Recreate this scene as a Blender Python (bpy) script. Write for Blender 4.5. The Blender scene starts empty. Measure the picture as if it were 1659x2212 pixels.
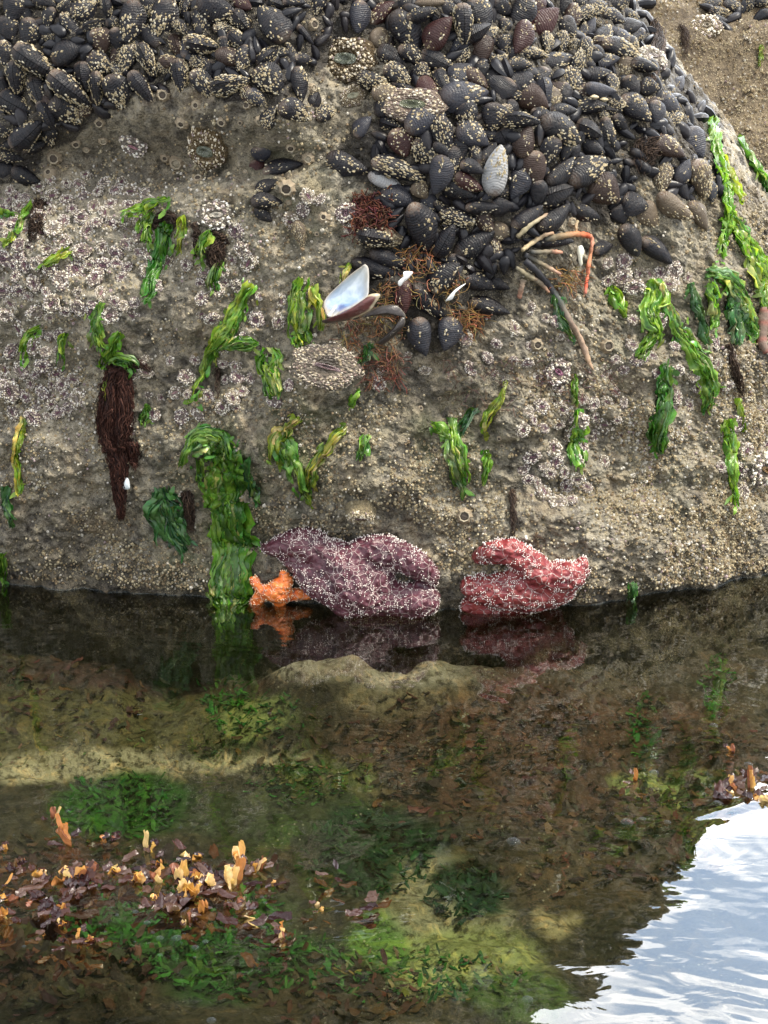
import bpy, math, random
import numpy as np
from mathutils import Vector, Matrix
from mathutils.bvhtree import BVHTree

SC = bpy.context.scene
COL = SC.collection
rnd = random.Random(7)
R = math.radians

# ---------------------------------------------------------------- camera
PITCH = R(17.0)
CAM = Vector((0.0, 0.0, 1.05))
TANX = math.tan(R(14.0))
cd = bpy.data.cameras.new('camera')
cd.sensor_fit = 'HORIZONTAL'
cd.sensor_width = 36.0
cd.lens = 18.0 / TANX
cd.clip_start = 0.02
cd.clip_end = 500.0
cam = bpy.data.objects.new('camera', cd)
COL.objects.link(cam)
cam.location = CAM
cam.rotation_euler = (R(90) - PITCH, 0, 0)
SC.camera = cam

# ---------------------------------------------------------------- sky, sun, exposure
SUN_AZ, SUN_EL = R(112), R(58)          # azimuth from the view direction towards the right
world = bpy.data.worlds.new('World')
SC.world = world
world.use_nodes = True
wn, wl = world.node_tree.nodes, world.node_tree.links
wn.clear()
w_out = wn.new('ShaderNodeOutputWorld')
sky = wn.new('ShaderNodeTexSky')
sky.sky_type = 'NISHITA'
sky.sun_disc = False
sky.sun_elevation = SUN_EL
sky.sun_rotation = SUN_AZ
bg1 = wn.new('ShaderNodeBackground'); bg1.inputs['Strength'].default_value = 0.11
wl.new(sky.outputs[0], bg1.inputs['Color'])
tc = wn.new('ShaderNodeTexCoord')
mp = wn.new('ShaderNodeMapping'); mp.inputs['Scale'].default_value = (1.0, 1.0, 2.6)
wl.new(tc.outputs['Generated'], mp.inputs['Vector'])
cn = wn.new('ShaderNodeTexNoise'); cn.inputs['Scale'].default_value = 4.2; cn.inputs['Detail'].default_value = 7.0
cn.inputs['Roughness'].default_value = 0.58; cn.inputs['Distortion'].default_value = 0.5
wl.new(mp.outputs[0], cn.inputs['Vector'])
cr = wn.new('ShaderNodeValToRGB')
cr.color_ramp.elements[0].position = 0.38; cr.color_ramp.elements[1].position = 0.58
wl.new(cn.outputs['Fac'], cr.inputs['Fac'])
dot = wn.new('ShaderNodeVectorMath'); dot.operation = 'DOT_PRODUCT'
nrm = wn.new('ShaderNodeVectorMath'); nrm.operation = 'NORMALIZE'
wl.new(tc.outputs['Generated'], nrm.inputs[0]); wl.new(nrm.outputs[0], dot.inputs[0])
GLOW_AZ, GLOW_EL = R(26), R(34)        # brightest cloud, set behind the rock, apart from the sun, for the water's reflection
dot.inputs[1].default_value = (math.sin(GLOW_AZ) * math.cos(GLOW_EL), math.cos(GLOW_AZ) * math.cos(GLOW_EL), math.sin(GLOW_EL))
mx = wn.new('ShaderNodeMath'); mx.operation = 'MAXIMUM'; mx.inputs[1].default_value = 0.0
pw = wn.new('ShaderNodeMath'); pw.operation = 'POWER'; pw.inputs[1].default_value = 5.0
ml = wn.new('ShaderNodeMath'); ml.operation = 'MULTIPLY_ADD'; ml.inputs[1].default_value = 4.6; ml.inputs[2].default_value = 1.15
wl.new(dot.outputs['Value'], mx.inputs[0]); wl.new(mx.outputs[0], pw.inputs[0]); wl.new(pw.outputs[0], ml.inputs[0])
bg2 = wn.new('ShaderNodeBackground'); bg2.inputs['Color'].default_value = (1.0, 0.98, 0.95, 1)
wl.new(ml.outputs[0], bg2.inputs['Strength'])
# thin blue gaps still glow around that bright cloud
bg1b = wn.new('ShaderNodeBackground'); bg1b.inputs['Color'].default_value = (0.58, 0.75, 1.0, 1)
ml2 = wn.new('ShaderNodeMath'); ml2.operation = 'MULTIPLY'; ml2.inputs[1].default_value = 0.66
wl.new(ml.outputs[0], ml2.inputs[0]); wl.new(ml2.outputs[0], bg1b.inputs['Strength'])
gap = wn.new('ShaderNodeMixShader'); gap.inputs[0].default_value = 0.6
wl.new(bg1.outputs[0], gap.inputs[1]); wl.new(bg1b.outputs[0], gap.inputs[2])
wm = wn.new('ShaderNodeMixShader')
wl.new(cr.outputs['Color'], wm.inputs[0]); wl.new(gap.outputs[0], wm.inputs[1]); wl.new(bg2.outputs[0], wm.inputs[2])
wl.new(wm.outputs[0], w_out.inputs['Surface'])

sd = bpy.data.lights.new('sun', 'SUN')
sd.energy = 3.0
sd.angle = R(14.0)
sd.color = (1.0, 0.93, 0.80)
sun = bpy.data.objects.new('sun', sd)
COL.objects.link(sun)
sv = Vector((math.sin(SUN_AZ) * math.cos(SUN_EL), math.cos(SUN_AZ) * math.cos(SUN_EL), math.sin(SUN_EL)))
sun.rotation_euler = sv.to_track_quat('Z', 'Y').to_euler()

SC.view_settings.view_transform = 'Standard'
SC.view_settings.look = 'None'
SC.view_settings.gamma = 1.0
SC.view_settings.exposure = 1.15
SC.cycles.use_denoising = True
SC.cycles.max_bounces = 8
SC.cycles.transparent_max_bounces = 16
SC.cycles.caustics_reflective = False
SC.cycles.caustics_refractive = False
SC.cycles.sample_clamp_indirect = 6.0

# ---------------------------------------------------------------- numeric helpers
_prm = np.random.RandomState(3).permutation(256)
PERM = np.concatenate([_prm, _prm, _prm])
_g = np.random.RandomState(5).normal(size=(256, 3)); GRAD = _g / np.linalg.norm(_g, axis=1)[:, None]

def pnoise(p):
    p = np.asarray(p, float)
    i = np.floor(p).astype(int); f = p - i
    u = f * f * f * (f * (f * 6 - 15) + 10)
    i &= 255
    out = 0.0
    for dx in (0, 1):
        for dy in (0, 1):
            for dz in (0, 1):
                h = PERM[PERM[PERM[i[..., 0] + dx] + i[..., 1] + dy] + i[..., 2] + dz]
                g = GRAD[h]
                d = (g[..., 0] * (f[..., 0] - dx) + g[..., 1] * (f[..., 1] - dy) + g[..., 2] * (f[..., 2] - dz))
                w = (u[..., 0] if dx else 1 - u[..., 0]) * (u[..., 1] if dy else 1 - u[..., 1]) * (u[..., 2] if dz else 1 - u[..., 2])
                out = out + d * w
    return out * 1.6

def fbm(p, octs=4, gain=0.5):
    a, s, t = 1.0, 1.0, 0.0
    for k in range(octs):
        t = t + a * pnoise(p * s + 17.3 * k); s *= 2.03; a *= gain
    return t

def sstep(e0, e1, x):
    t = np.clip((x - e0) / (e1 - e0), 0, 1)
    return t * t * (3 - 2 * t)

CP, SP = math.cos(PITCH), math.sin(PITCH)

def ray(px, py):
    a = (px - 829.5) / 829.5 * TANX
    b = -(py - 1106.0) / 829.5 * TANX
    return Vector((a, CP + b * SP, -SP + b * CP)).normalized()

def project(P):
    """world points -> photo coordinates (1659 wide), used only for laying out regions on real surfaces."""
    q = P - np.array(CAM)
    dep = q[..., 1] * CP - q[..., 2] * SP
    up = q[..., 1] * SP + q[..., 2] * CP
    return 829.5 + q[..., 0] / dep / TANX * 829.5, 1106.0 - up / dep / TANX * 829.5

def mesh_np(name, V, F, mat=None, parent=None, smooth=True, cols=None, link=True):
    """V (n,3); F: (m,3)/(m,4) array or list of polygons; cols: (n,3|4) colour attribute 'tint'."""
    me = bpy.data.meshes.new(name)
    V = np.asarray(V, float)
    if isinstance(F, np.ndarray):
        k = F.shape[1]
        me.vertices.add(len(V)); me.vertices.foreach_set('co', V.ravel())
        me.loops.add(F.size); me.loops.foreach_set('vertex_index', F.ravel().astype(np.int32))
        me.polygons.add(len(F)); me.polygons.foreach_set('loop_start', np.arange(0, F.size, k, dtype=np.int32))
        me.update(calc_edges=True)
    else:
        me.from_pydata([tuple(v) for v in V], [], [tuple(f) for f in F])
    me.polygons.foreach_set('use_smooth', np.full(len(me.polygons), bool(smooth)))
    if cols is not None:
        cols = np.asarray(cols, float)
        if cols.shape[1] == 3: cols = np.hstack([cols, np.ones((len(cols), 1))])
        at = me.color_attributes.new('tint', 'FLOAT_COLOR', 'POINT')
        at.data.foreach_set('color', cols.ravel())
    if mat is not None: me.materials.append(mat)
    me.validate()
    if not link: return me
    o = bpy.data.objects.new(name, me)
    COL.objects.link(o)
    if parent is not None: o.parent = parent
    return o

def from_mesh(name, me, parent=None):
    o = bpy.data.objects.new(name, me); COL.objects.link(o)
    if parent is not None: o.parent = parent
    return o

def tag(o, label=None, cat=None, group=None, kind=None):
    if label: o['label'] = label
    if cat: o['category'] = cat
    if group: o['group'] = group
    if kind: o['kind'] = kind
    return o

def empty(name, M):
    o = bpy.data.objects.new(name, None); COL.objects.link(o)
    o.empty_display_size = 0.02
    o.matrix_world = M
    return o

class MB:
    """collects vertices, faces and colours of ONE mesh"""
    def __init__(s): s.V, s.F, s.C, s.n = [], [], [], 0
    def add(s, V, F, c=(1, 1, 1)):
        V = np.asarray(V, float)
        s.V.append(V)
        s.F.extend([tuple(int(i) + s.n for i in f) for f in F])
        c = np.asarray(c, float)
        s.C.append(np.tile(c, (len(V), 1)) if c.ndim == 1 else c)
        s.n += len(V)
    def build(s, name, mat, parent=None, smooth=True, link=True):
        return mesh_np(name, np.vstack(s.V), s.F, mat, parent, smooth, np.vstack(s.C), link)

def grid_faces(nu, nv, wrap=False):
    f = []
    for i in range(nu - 1):
        for j in range(nv if wrap else nv - 1):
            j2 = (j + 1) % nv
            f.append((i * nv + j, i * nv + j2, (i + 1) * nv + j2, (i + 1) * nv + j))
    return f

def tube(mb, pts, radii, c=(1, 1, 1), sides=7, rough=0.0, cols=None):
    P = [Vector(p) for p in pts]
    V, C = [], []
    ref = Vector((0.31, 0.2, 0.93))
    for i, p in enumerate(P):
        t = (P[min(i + 1, len(P) - 1)] - P[max(i - 1, 0)]).normalized()
        a = t.cross(ref)
        if a.length < 1e-4: a = t.orthogonal()
        a.normalize(); b = t.cross(a)
        for k in range(sides):
            an = 2 * math.pi * k / sides
            r = radii[i] * (1 + rough * (rnd.random() - .5))
            V.append(p + a * math.cos(an) * r + b * math.sin(an) * r)
            C.append(cols[i] if cols is not None else c)
    F = grid_faces(len(P), sides, True)
    F.append(tuple(range(sides))[::-1]); F.append(tuple((len(P) - 1) * sides + k for k in range(sides)))
    mb.add([tuple(v) for v in V], F, np.array(C))

def spline(pts, n):
    """Catmull-Rom through the points"""
    P = np.asarray(pts, float)
    if len(P) == 2: return np.array([P[0] + (P[1] - P[0]) * t for t in np.linspace(0, 1, n)])
    Q = np.vstack([2 * P[0] - P[1], P, 2 * P[-1] - P[-2]])
    out = []
    for t in np.linspace(0, len(P) - 1 - 1e-9, n):
        i = int(t); u = t - i
        p0, p1, p2, p3 = Q[i], Q[i + 1], Q[i + 2], Q[i + 3]
        out.append(0.5 * (2 * p1 + (p2 - p0) * u + (2 * p0 - 5 * p1 + 4 * p2 - p3) * u * u + (3 * p1 - p0 - 3 * p2 + p3) * u ** 3))
    return np.array(out)

# ---------------------------------------------------------------- node helpers
class NT:
    def __init__(s, name):
        s.m = bpy.data.materials.new(name); s.m.use_nodes = True
        s.t = s.m.node_tree; s.t.nodes.clear()
        s.out = s.t.nodes.new('ShaderNodeOutputMaterial')
    def n(s, typ, **kw):
        nd = s.t.nodes.new(typ)
        for k, v in kw.items():
            if k in nd.inputs: s.set(nd.inputs[k], v)
            else: setattr(nd, k, v)
        return nd
    def set(s, inp, v):
        if isinstance(v, bpy.types.NodeSocket): s.t.links.new(v, inp)
        elif isinstance(v, (tuple, list)) and len(v) == 3 and inp.type == 'RGBA': inp.default_value = (*v, 1)
        else: inp.default_value = v
    def coord(s, which='Object'): return s.n('ShaderNodeTexCoord').outputs[which]
    def noise(s, vec, scale, detail=4, rough=.55, dist=0.0):
        nd = s.n('ShaderNodeTexNoise', Scale=scale, Detail=detail, Roughness=rough, Distortion=dist)
        s.set(nd.inputs['Vector'], vec); return nd.outputs['Fac']
    def voro(s, vec, scale, feature='F1', out='Distance', rand=1.0):
        nd = s.n('ShaderNodeTexVoronoi', feature=feature, Scale=scale, Randomness=rand)
        s.set(nd.inputs['Vector'], vec); return nd.outputs[out]
    def ramp(s, fac, stops):
        nd = s.n('ShaderNodeValToRGB'); e = nd.color_ramp.elements
        while len(e) < len(stops): e.new(0.5)
        for k, (p, c) in enumerate(stops):
            e[k].position = p; e[k].color = (*c, 1) if not isinstance(c, (int, float)) else (c, c, c, 1)
        s.set(nd.inputs['Fac'], fac); return nd.outputs['Color']
    def mix(s, fac, a, b, mode='MIX'):
        nd = s.n('ShaderNodeMix', data_type='RGBA', blend_type=mode)
        s.set(nd.inputs[0], fac); s.set(nd.inputs[6], a); s.set(nd.inputs[7], b); return nd.outputs[2]
    def math(s, op, a, b=0.5, c=None):
        nd = s.n('ShaderNodeMath', operation=op); s.set(nd.inputs[0], a); s.set(nd.inputs[1], b)
        if c is not None: s.set(nd.inputs[2], c)
        return nd.outputs[0]
    def bump(s, h, strength=.5, dist=.01, normal=None):
        nd = s.n('ShaderNodeBump', Strength=strength, Distance=dist); s.set(nd.inputs['Height'], h)
        if normal is not None: s.set(nd.inputs['Normal'], normal)
        return nd.outputs[0]
    def attr(s, name='tint', out='Color'): return s.n('ShaderNodeAttribute', attribute_name=name).outputs[out]
    def bsdf(s, color, rough=.5, normal=None, spec=.5, coat=0.0, **kw):
        nd = s.n('ShaderNodeBsdfPrincipled')
        s.set(nd.inputs['Base Color'], color); s.set(nd.inputs['Roughness'], rough)
        s.set(nd.inputs['Specular IOR Level'], spec)
        if coat: nd.inputs['Coat Weight'].default_value = coat; nd.inputs['Coat Roughness'].default_value = .15
        for k, v in kw.items(): s.set(nd.inputs[k], v)
        if normal is not None: s.set(nd.inputs['Normal'], normal)
        return nd.outputs[0]
    def done(s, sh):
        s.t.links.new(sh, s.out.inputs['Surface']); return s.m

# ---------------------------------------------------------------- materials
def rock_material():
    t = NT('rock'); co = t.coord('Object')
    zone = t.n('ShaderNodeSeparateColor', Color=t.attr())
    n1 = t.noise(co, 6, 8, .62, .4); n2 = t.noise(co, 34, 8, .65); n3 = t.noise(co, 210, 5, .7)
    c = t.ramp(n1, [(.3, (.06, .05, .037)), (.44, (.15, .13, .098)), (.58, (.255, .232, .18)), (.74, (.15, .115, .075))])
    c = t.mix(t.ramp(n2, [(.44, 0.0), (.62, .8)]), c, (.34, .285, .195))
    c = t.mix(t.ramp(n2, [(.36, .95), (.49, 0.0)]), c, (.04, .032, .024))
    c = t.mix(t.ramp(t.noise(co, 75, 5, .7, .6), [(.34, .95), (.48, 0.0)]), c, (.035, .028, .02))
    c = t.mix(t.ramp(t.noise(co, 13, 5, .6), [(.54, 0.0), (.68, .45)]), c, (.20, .135, .07))
    c = t.mix(t.ramp(t.noise(co, 9, 7, .65, 1.2), [(.34, .8), (.46, 0.0)]), c, (.055, .047, .038))
    c = t.mix(t.math('MULTIPLY', zone.outputs[1], t.ramp(t.noise(co, 22, 6), [(.4, 0.0), (.62, .8)])), c, (.085, .10, .03))
    c = t.mix(t.math('MULTIPLY', zone.outputs[2], t.ramp(t.noise(co, 40, 5), [(.35, .3), (.65, 1.0)])), c, (.36, .32, .24))
    sz_ = t.n('ShaderNodeSeparateXYZ', Vector=co)
    wet = t.ramp(t.math('ADD', sz_.outputs['Z'], t.math('MULTIPLY', n1, .05)), [(.035, .85), (.13, 0.0)])
    c = t.mix(wet, c, t.mix(1.0, c, (.28, .26, .24), 'MULTIPLY'))
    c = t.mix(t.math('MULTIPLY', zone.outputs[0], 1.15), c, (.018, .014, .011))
    v = t.voro(co, 330); v2 = t.voro(co, 175)
    msk = t.ramp(t.noise(co, 17, 4), [(.42, 0.0), (.6, 1.0)])
    grains = t.math('MULTIPLY', t.ramp(v, [(.22, 1.0), (.36, 0.0)]), msk)
    c = t.mix(t.math('MULTIPLY', grains, .75), c, (.50, .43, .28))
    c = t.mix(t.ramp(n3, [(.33, .75), (.47, 0.0)]), c, (.04, .032, .022))
    h = t.math('ADD', t.math('MULTIPLY', n3, .6), t.math('MULTIPLY', n2, 1.6))
    h = t.math('SUBTRACT', h, t.math('MULTIPLY', t.ramp(v2, [(.0, 0.0), (.55, 1.0)]), .45))
    h = t.math('ADD', h, t.math('MULTIPLY', grains, .5))
    nb = t.bump(h, .9, .006)
    return t.done(t.bsdf(c, t.ramp(n2, [(.3, .35), (.7, .75)]), nb, .45))

def attr_material(name, rough=.6, spec=.4, coat=0.0, nscale=60, bumpd=.002, var=.35, transl=0.0):
    """colour comes from the mesh's own albedo attribute, broken up by noise; used by shells, grit, weed"""
    t = NT(name); co = t.coord('Object'); a = t.attr()
    n = t.noise(co, nscale, 5)
    c = t.mix(t.ramp(n, [(.3, var), (.6, 0.0)]), a, t.mix(1.0, a, (.35, .33, .30), 'MULTIPLY'))
    sh = t.bsdf(c, rough, t.bump(n, .5, bumpd), spec, coat)
    if transl:
        tr = t.n('ShaderNodeBsdfTranslucent'); t.set(tr.inputs['Color'], t.mix(1.0, c, (1.25, 1.35, .8), 'MULTIPLY'))
        mxs = t.n('ShaderNodeMixShader'); mxs.inputs[0].default_value = transl
        t.t.links.new(sh, mxs.inputs[1]); t.t.links.new(tr.outputs[0], mxs.inputs[2]); sh = mxs.outputs[0]
    return t.done(sh)

def mussel_material():
    t = NT('mussel_shell'); co = t.coord('Object')
    oi = t.n('ShaderNodeObjectInfo')
    sx = t.n('ShaderNodeSeparateXYZ', Vector=co)
    d = t.n('ShaderNodeVectorMath', operation='LENGTH')
    sh = t.n('ShaderNodeVectorMath', operation='ADD'); t.set(sh.inputs[0], co); sh.inputs[1].default_value = (.5, -.05, 0)
    off = t.n('ShaderNodeVectorMath', operation='MULTIPLY'); t.set(off.inputs[0], sh.outputs[0]); off.inputs[1].default_value = (1, .55, .15)
    t.set(d.inputs[0], off.outputs[0])
    vr = t.n('ShaderNodeVectorMath', operation='ADD'); t.set(vr.inputs[0], co)
    cmb = t.n('ShaderNodeCombineXYZ', X=t.math('MULTIPLY', oi.outputs['Random'], 30.0)); t.set(vr.inputs[1], cmb.outputs[0])
    nz = t.noise(vr.outputs[0], 3.0, 4)
    ph = t.math('ADD', t.math('MULTIPLY', d.outputs['Value'], 118.0), t.math('MULTIPLY', nz, 12.0))
    rings = t.math('SINE', ph)
    ring2 = t.math('SINE', t.math('ADD', t.math('MULTIPLY', d.outputs['Value'], 31.0), t.math('MULTIPLY', nz, 17.0)))
    nf = t.noise(vr.outputs[0], 14, 6, .65)
    base = t.mix(t.ramp(ring2, [(.2, 0.0), (.95, .3)]), oi.outputs['Color'], t.mix(.25, oi.outputs['Color'], (.07, .045, .035)))
    base = t.mix(t.ramp(rings, [(.55, 0.0), (1.0, .25)]), base, (.006, .006, .008))
    # worn, brown to silvery umbo end and worn streaks
    wear = t.ramp(t.math('ADD', t.math('MULTIPLY', d.outputs['Value'], 1.35), t.math('MULTIPLY', nf, .55)), [(.38, 1.0), (.60, 0.0)])
    wc = t.mix(t.ramp(nf, [(.4, 0.0), (.6, 1.0)]), (.10, .055, .033), (.26, .22, .18))
    base = t.mix(t.math('MULTIPLY', t.math('MULTIPLY', wear, t.ramp(oi.outputs['Random'], [(.25, .25), (.9, 1.0)])), .85), base, wc)
    scuff = t.ramp(t.noise(vr.outputs[0], 9, 8, .7), [(.58, 0.0), (.72, .5)])
    base = t.mix(scuff, base, (.11, .075, .045))
    h = t.math('ADD', t.math('MULTIPLY', rings, .10), t.math('ADD', t.math('MULTIPLY', ring2, .10), t.math('MULTIPLY', nf, .9)))
    rg = t.ramp(nf, [(.35, .22), (.65, .55)])
    return t.done(t.bsdf(base, rg, t.bump(h, .34, .012), .30))

def star_material(name, c1, c2, c3):
    t = NT(name); co = t.coord('Object')
    n = t.noise(co, 22, 5, .6); v = t.voro(co, 85, 'SMOOTH_F1'); w = t.noise(co, 75, 4)
    c = t.mix(t.ramp(n, [(.35, 0.0), (.65, 1.0)]), c1, c2)
    c = t.mix(t.ramp(v, [(.25, .55), (.6, 0.0)]), c, c3)
    h = t.math('ADD', t.math('MULTIPLY', t.ramp(v, [(.1, 1.0), (.75, 0.0)]), 1.0), t.math('MULTIPLY', w, .7))
    e = t.n('ShaderNodeTexVoronoi', feature='DISTANCE_TO_EDGE', Scale=52.0); ds = t.n('ShaderNodeVectorMath', operation='ADD'); t.set(ds.inputs[0], co)
    nv = t.n('ShaderNodeTexNoise', Scale=40.0, Detail=3.0); t.set(nv.inputs['Vector'], co); sc_ = t.n('ShaderNodeVectorMath', operation='SCALE'); t.set(sc_.inputs[0], nv.outputs['Color']); sc_.inputs['Scale'].default_value = .016
    t.set(ds.inputs[1], sc_.outputs[0]); t.set(e.inputs['Vector'], ds.outputs[0])
    net = t.math('MULTIPLY', t.ramp(e.outputs['Distance'], [(.015, 1.0), (.055, 0.0)]), t.ramp(t.noise(co, 30, 3), [(.40, 0.0), (.52, .5)]))
    c = t.mix(net, c, (.62, .50, .47)); h = t.math('ADD', h, t.math('MULTIPLY', net, .5))
    return t.done(t.bsdf(c, .42, t.bump(h, .8, .008), .4, .15))

def water_material():
    t = NT('water'); co = t.coord('Object')
    mp1 = t.n('ShaderNodeMapping'); mp1.inputs['Scale'].default_value = (2.8, 4.4, 1); t.set(mp1.inputs['Vector'], co)
    mp2 = t.n('ShaderNodeMapping'); mp2.inputs['Scale'].default_value = (11, 18, 1); t.set(mp2.inputs['Vector'], co)
    a = t.noise(mp1.outputs[0], 1.0, 3, .5, .8); b = t.noise(mp2.outputs[0], 1.0, 3, .5, .6)
    h = t.math('ADD', a, t.math('MULTIPLY', b, .085))
    nb = t.bump(h, 1.0, WATER_BUMP)
    fr = t.n('ShaderNodeFresnel', IOR=1.74); t.set(fr.inputs['Normal'], nb)
    tr = t.n('ShaderNodeBsdfTransparent', Color=(.86, .88, .78, 1))
    gl = t.n('ShaderNodeBsdfGlossy', Roughness=0.015, Color=(1, 1, 1, 1)); t.set(gl.inputs['Normal'], nb)
    mxs = t.n('ShaderNodeMixShader'); t.set(mxs.inputs[0], fr.outputs[0])
    t.t.links.new(tr.outputs[0], mxs.inputs[1]); t.t.links.new(gl.outputs[0], mxs.inputs[2])
    vol = t.n('ShaderNodeVolumePrincipled'); vol.inputs['Color'].default_value = (.10, .13, .06, 1); vol.inputs['Density'].default_value = .72
    vol.inputs['Anisotropy'].default_value = .3; vol.inputs['Absorption Color'].default_value = (.55, .58, .42, 1)
    t.t.links.new(vol.outputs[0], t.out.inputs['Volume'])
    return t.done(mxs.outputs[0])
WATER_BUMP = .0046

def floor_material():
    t = NT('pool_bed'); co = t.coord('Object'); a = t.attr()
    n = t.noise(co, 9, 8, .62, .6); n2 = t.noise(co, 60, 6, .7); v = t.voro(co, 95)
    c = t.mix(t.ramp(n2, [(.40, .95), (.54, 0.0)]), a, t.mix(1.0, a, (.16, .14, .12), 'MULTIPLY'))
    c = t.mix(t.ramp(t.noise(co, 30, 6, .7, 1.0), [(.52, 0.0), (.64, .55)]), c, t.mix(1.0, a, (2.4, 1.9, 1.5), 'MULTIPLY'))
    c = t.mix(t.ramp(n, [(.36, .6), (.52, 0.0)]), c, t.mix(1.0, a, (.45, .42, .30), 'MULTIPLY'))
    c = t.mix(t.math('MULTIPLY', t.ramp(v, [(.12, 1.0), (.22, 0.0)]), t.ramp(n, [(.5, 0.0), (.62, .6)])), c, (.45, .42, .30))
    return t.done(t.bsdf(c, .7, t.bump(t.math('ADD', n, t.math('MULTIPLY', n2, .4)), .8, .02), .2))

def oral_material():
    t = NT('oral_disc'); co = t.coord('Object'); oi = t.n('ShaderNodeObjectInfo')
    n = t.noise(co, 5, 4)
    c = t.mix(t.ramp(n, [(.35, 0.0), (.65, .8)]), oi.outputs['Color'], t.mix(1.0, oi.outputs['Color'], (2.0, 1.8, 1.8), 'MULTIPLY'))
    return t.done(t.bsdf(c, .22, t.bump(n, .6, .05), .6, .4))

def column_material():
    t = NT('anemone_column'); co = t.coord('Object'); oi = t.n('ShaderNodeObjectInfo')
    n = t.noise(co, 4, 6, .65); v = t.voro(co, 9)
    c = t.mix(t.ramp(n, [(.35, .0), (.65, .7)]), oi.outputs['Color'], t.mix(1.0, oi.outputs['Color'], (.45, .42, .42), 'MULTIPLY'))
    c = t.mix(t.ramp(v, [(.05, .5), (.3, 0.0)]), c, (.34, .29, .22))
    return t.done(t.bsdf(c, .45, t.bump(t.math('SUBTRACT', n, v), .6, .08), .5))

def nacre_material():
    t = NT('nacre'); co = t.coord('Object'); a = t.attr(); n = t.noise(co, 26, 3, .5, 1.0)
    c = t.mix(t.ramp(n, [(.4, 0.0), (.6, .5)]), a, t.mix(.5, a, (.75, .82, .88)))
    return t.done(t.bsdf(c, .16, t.bump(n, .15, .004), .7, .6))

def bubble_material():
    t = NT('bubble_film')
    lw = t.n('ShaderNodeLayerWeight', Blend=.22)
    tr = t.n('ShaderNodeBsdfTransparent', Color=(.93, .96, .97, 1))
    gl = t.n('ShaderNodeBsdfPrincipled'); gl.inputs['Base Color'].default_value = (.22, .25, .27, 1); gl.inputs['Roughness'].default_value = .05
    mxs = t.n('ShaderNodeMixShader'); t.set(mxs.inputs[0], t.math('MULTIPLY_ADD', t.math('POWER', lw.outputs['Facing'], 2.5), .85, .05))
    t.t.links.new(tr.outputs[0], mxs.inputs[1]); t.t.links.new(gl.outputs[0], mxs.inputs[2])
    return t.done(mxs.outputs[0])

M_ROCK = rock_material(); M_MUSSEL = mussel_material()
M_BARN = attr_material('barnacle_plate', .75, .3, 0, 400, .001, .5)
M_CRUST = attr_material('barnacle_on_shell', .75, .3, 0, 9, .02, .45)
M_GRIT = attr_material('shell_grit', .6, .4, 0, 5, .02, .3)
M_WATER = water_material(); M_BED = floor_material()
M_ORAL = oral_material(); M_COLUMN = column_material(); M_NACRE = nacre_material()
M_ULVA = attr_material('green_seaweed', .26, .5, .2, 130, .003, .35, .42)
M_RED = attr_material('red_seaweed', .25, .45, .1, 70, .003, .35, .5)
M_HAIR = attr_material('matted_seaweed', .7, .2, 0, 200, .001, .4)
M_STALK = attr_material('dried_stalk', .65, .3, 0, 120, .003, .5)
M_SUBM = attr_material('submerged_weed', .6, .2, 0, 40, .004, .5, .2)
M_BUBBLE = bubble_material()

# ---------------------------------------------------------------- the rock
XK = [-1.6, -.75, 0, .2, .35, .5, .7, .85, 1.05, 1.4, 1.9]
ZTOP = [2.5, 2.5, 2.35, 1.98, 1.46, 1.20, .95, .78, .62, .36, .15]
XB = [-1.6, -.75, -.35, 0, .15, .35, .55, .75, 1.2, 1.9]
BASE = [3.2, 2.94, 2.86, 2.80, 2.79, 2.82, 2.88, 2.98, 3.25, 3.7]
XD = [-1.6, 0, .4, .8, 1.9]
DEEP = [1.35, 1.3, .9, .62, .45]

def smooth_interp(x, xk, yk):
    return sum(np.interp(x + o, xk, yk) for o in (-.09, -.045, 0, .045, .09)) / 5

def bulge(px, py):
    """how far the face stands out towards the viewer, in metres, laid out over the face"""
    left = sstep(740, 620, px)
    b = .10 * sstep(340, 255, py - .10 * np.abs(px - 250)) * left                 # mussel shelf
    b = b - .03 * np.exp(-((py - 335) / 55) ** 2) * left                          # dark recess under it
    b = b + .085 * sstep(380, 470, py + .14 * (px - 300)) * sstep(900, 500, px)   # pale ledge
    b = b - .085 * sstep(560, 1150, py) * sstep(900, 500, px)
    for (cx, cy, rx, ry, a) in ((1120, 330, 420, 260, .085), (700, 1000, 260, 190, .05), (130, 1010, 170, 170, .05), (1000, 980, 330, 120, -.02),
                                (1250, 1170, 330, 90, .035), (1330, 1060, 420, 26, -.02), (700, 800, 90, 60, .025), (1150, 640, 300, 60, -.025),
                                (860, 660, 140, 110, .03), (470, 1120, 60, 150, -.03), (1330, 720, 60, 300, -.018), (1500, 640, 120, 200, .03),
                                (300, 660, 240, 60, .02), (760, 1170, 380, 40, -.02), (620, 300, 120, 80, .02), (1380, 250, 140, 140, .05)):
        b = b + a * np.exp(-((px - cx) / rx) ** 2 - ((py - cy) / ry) ** 2)
    return b

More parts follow.
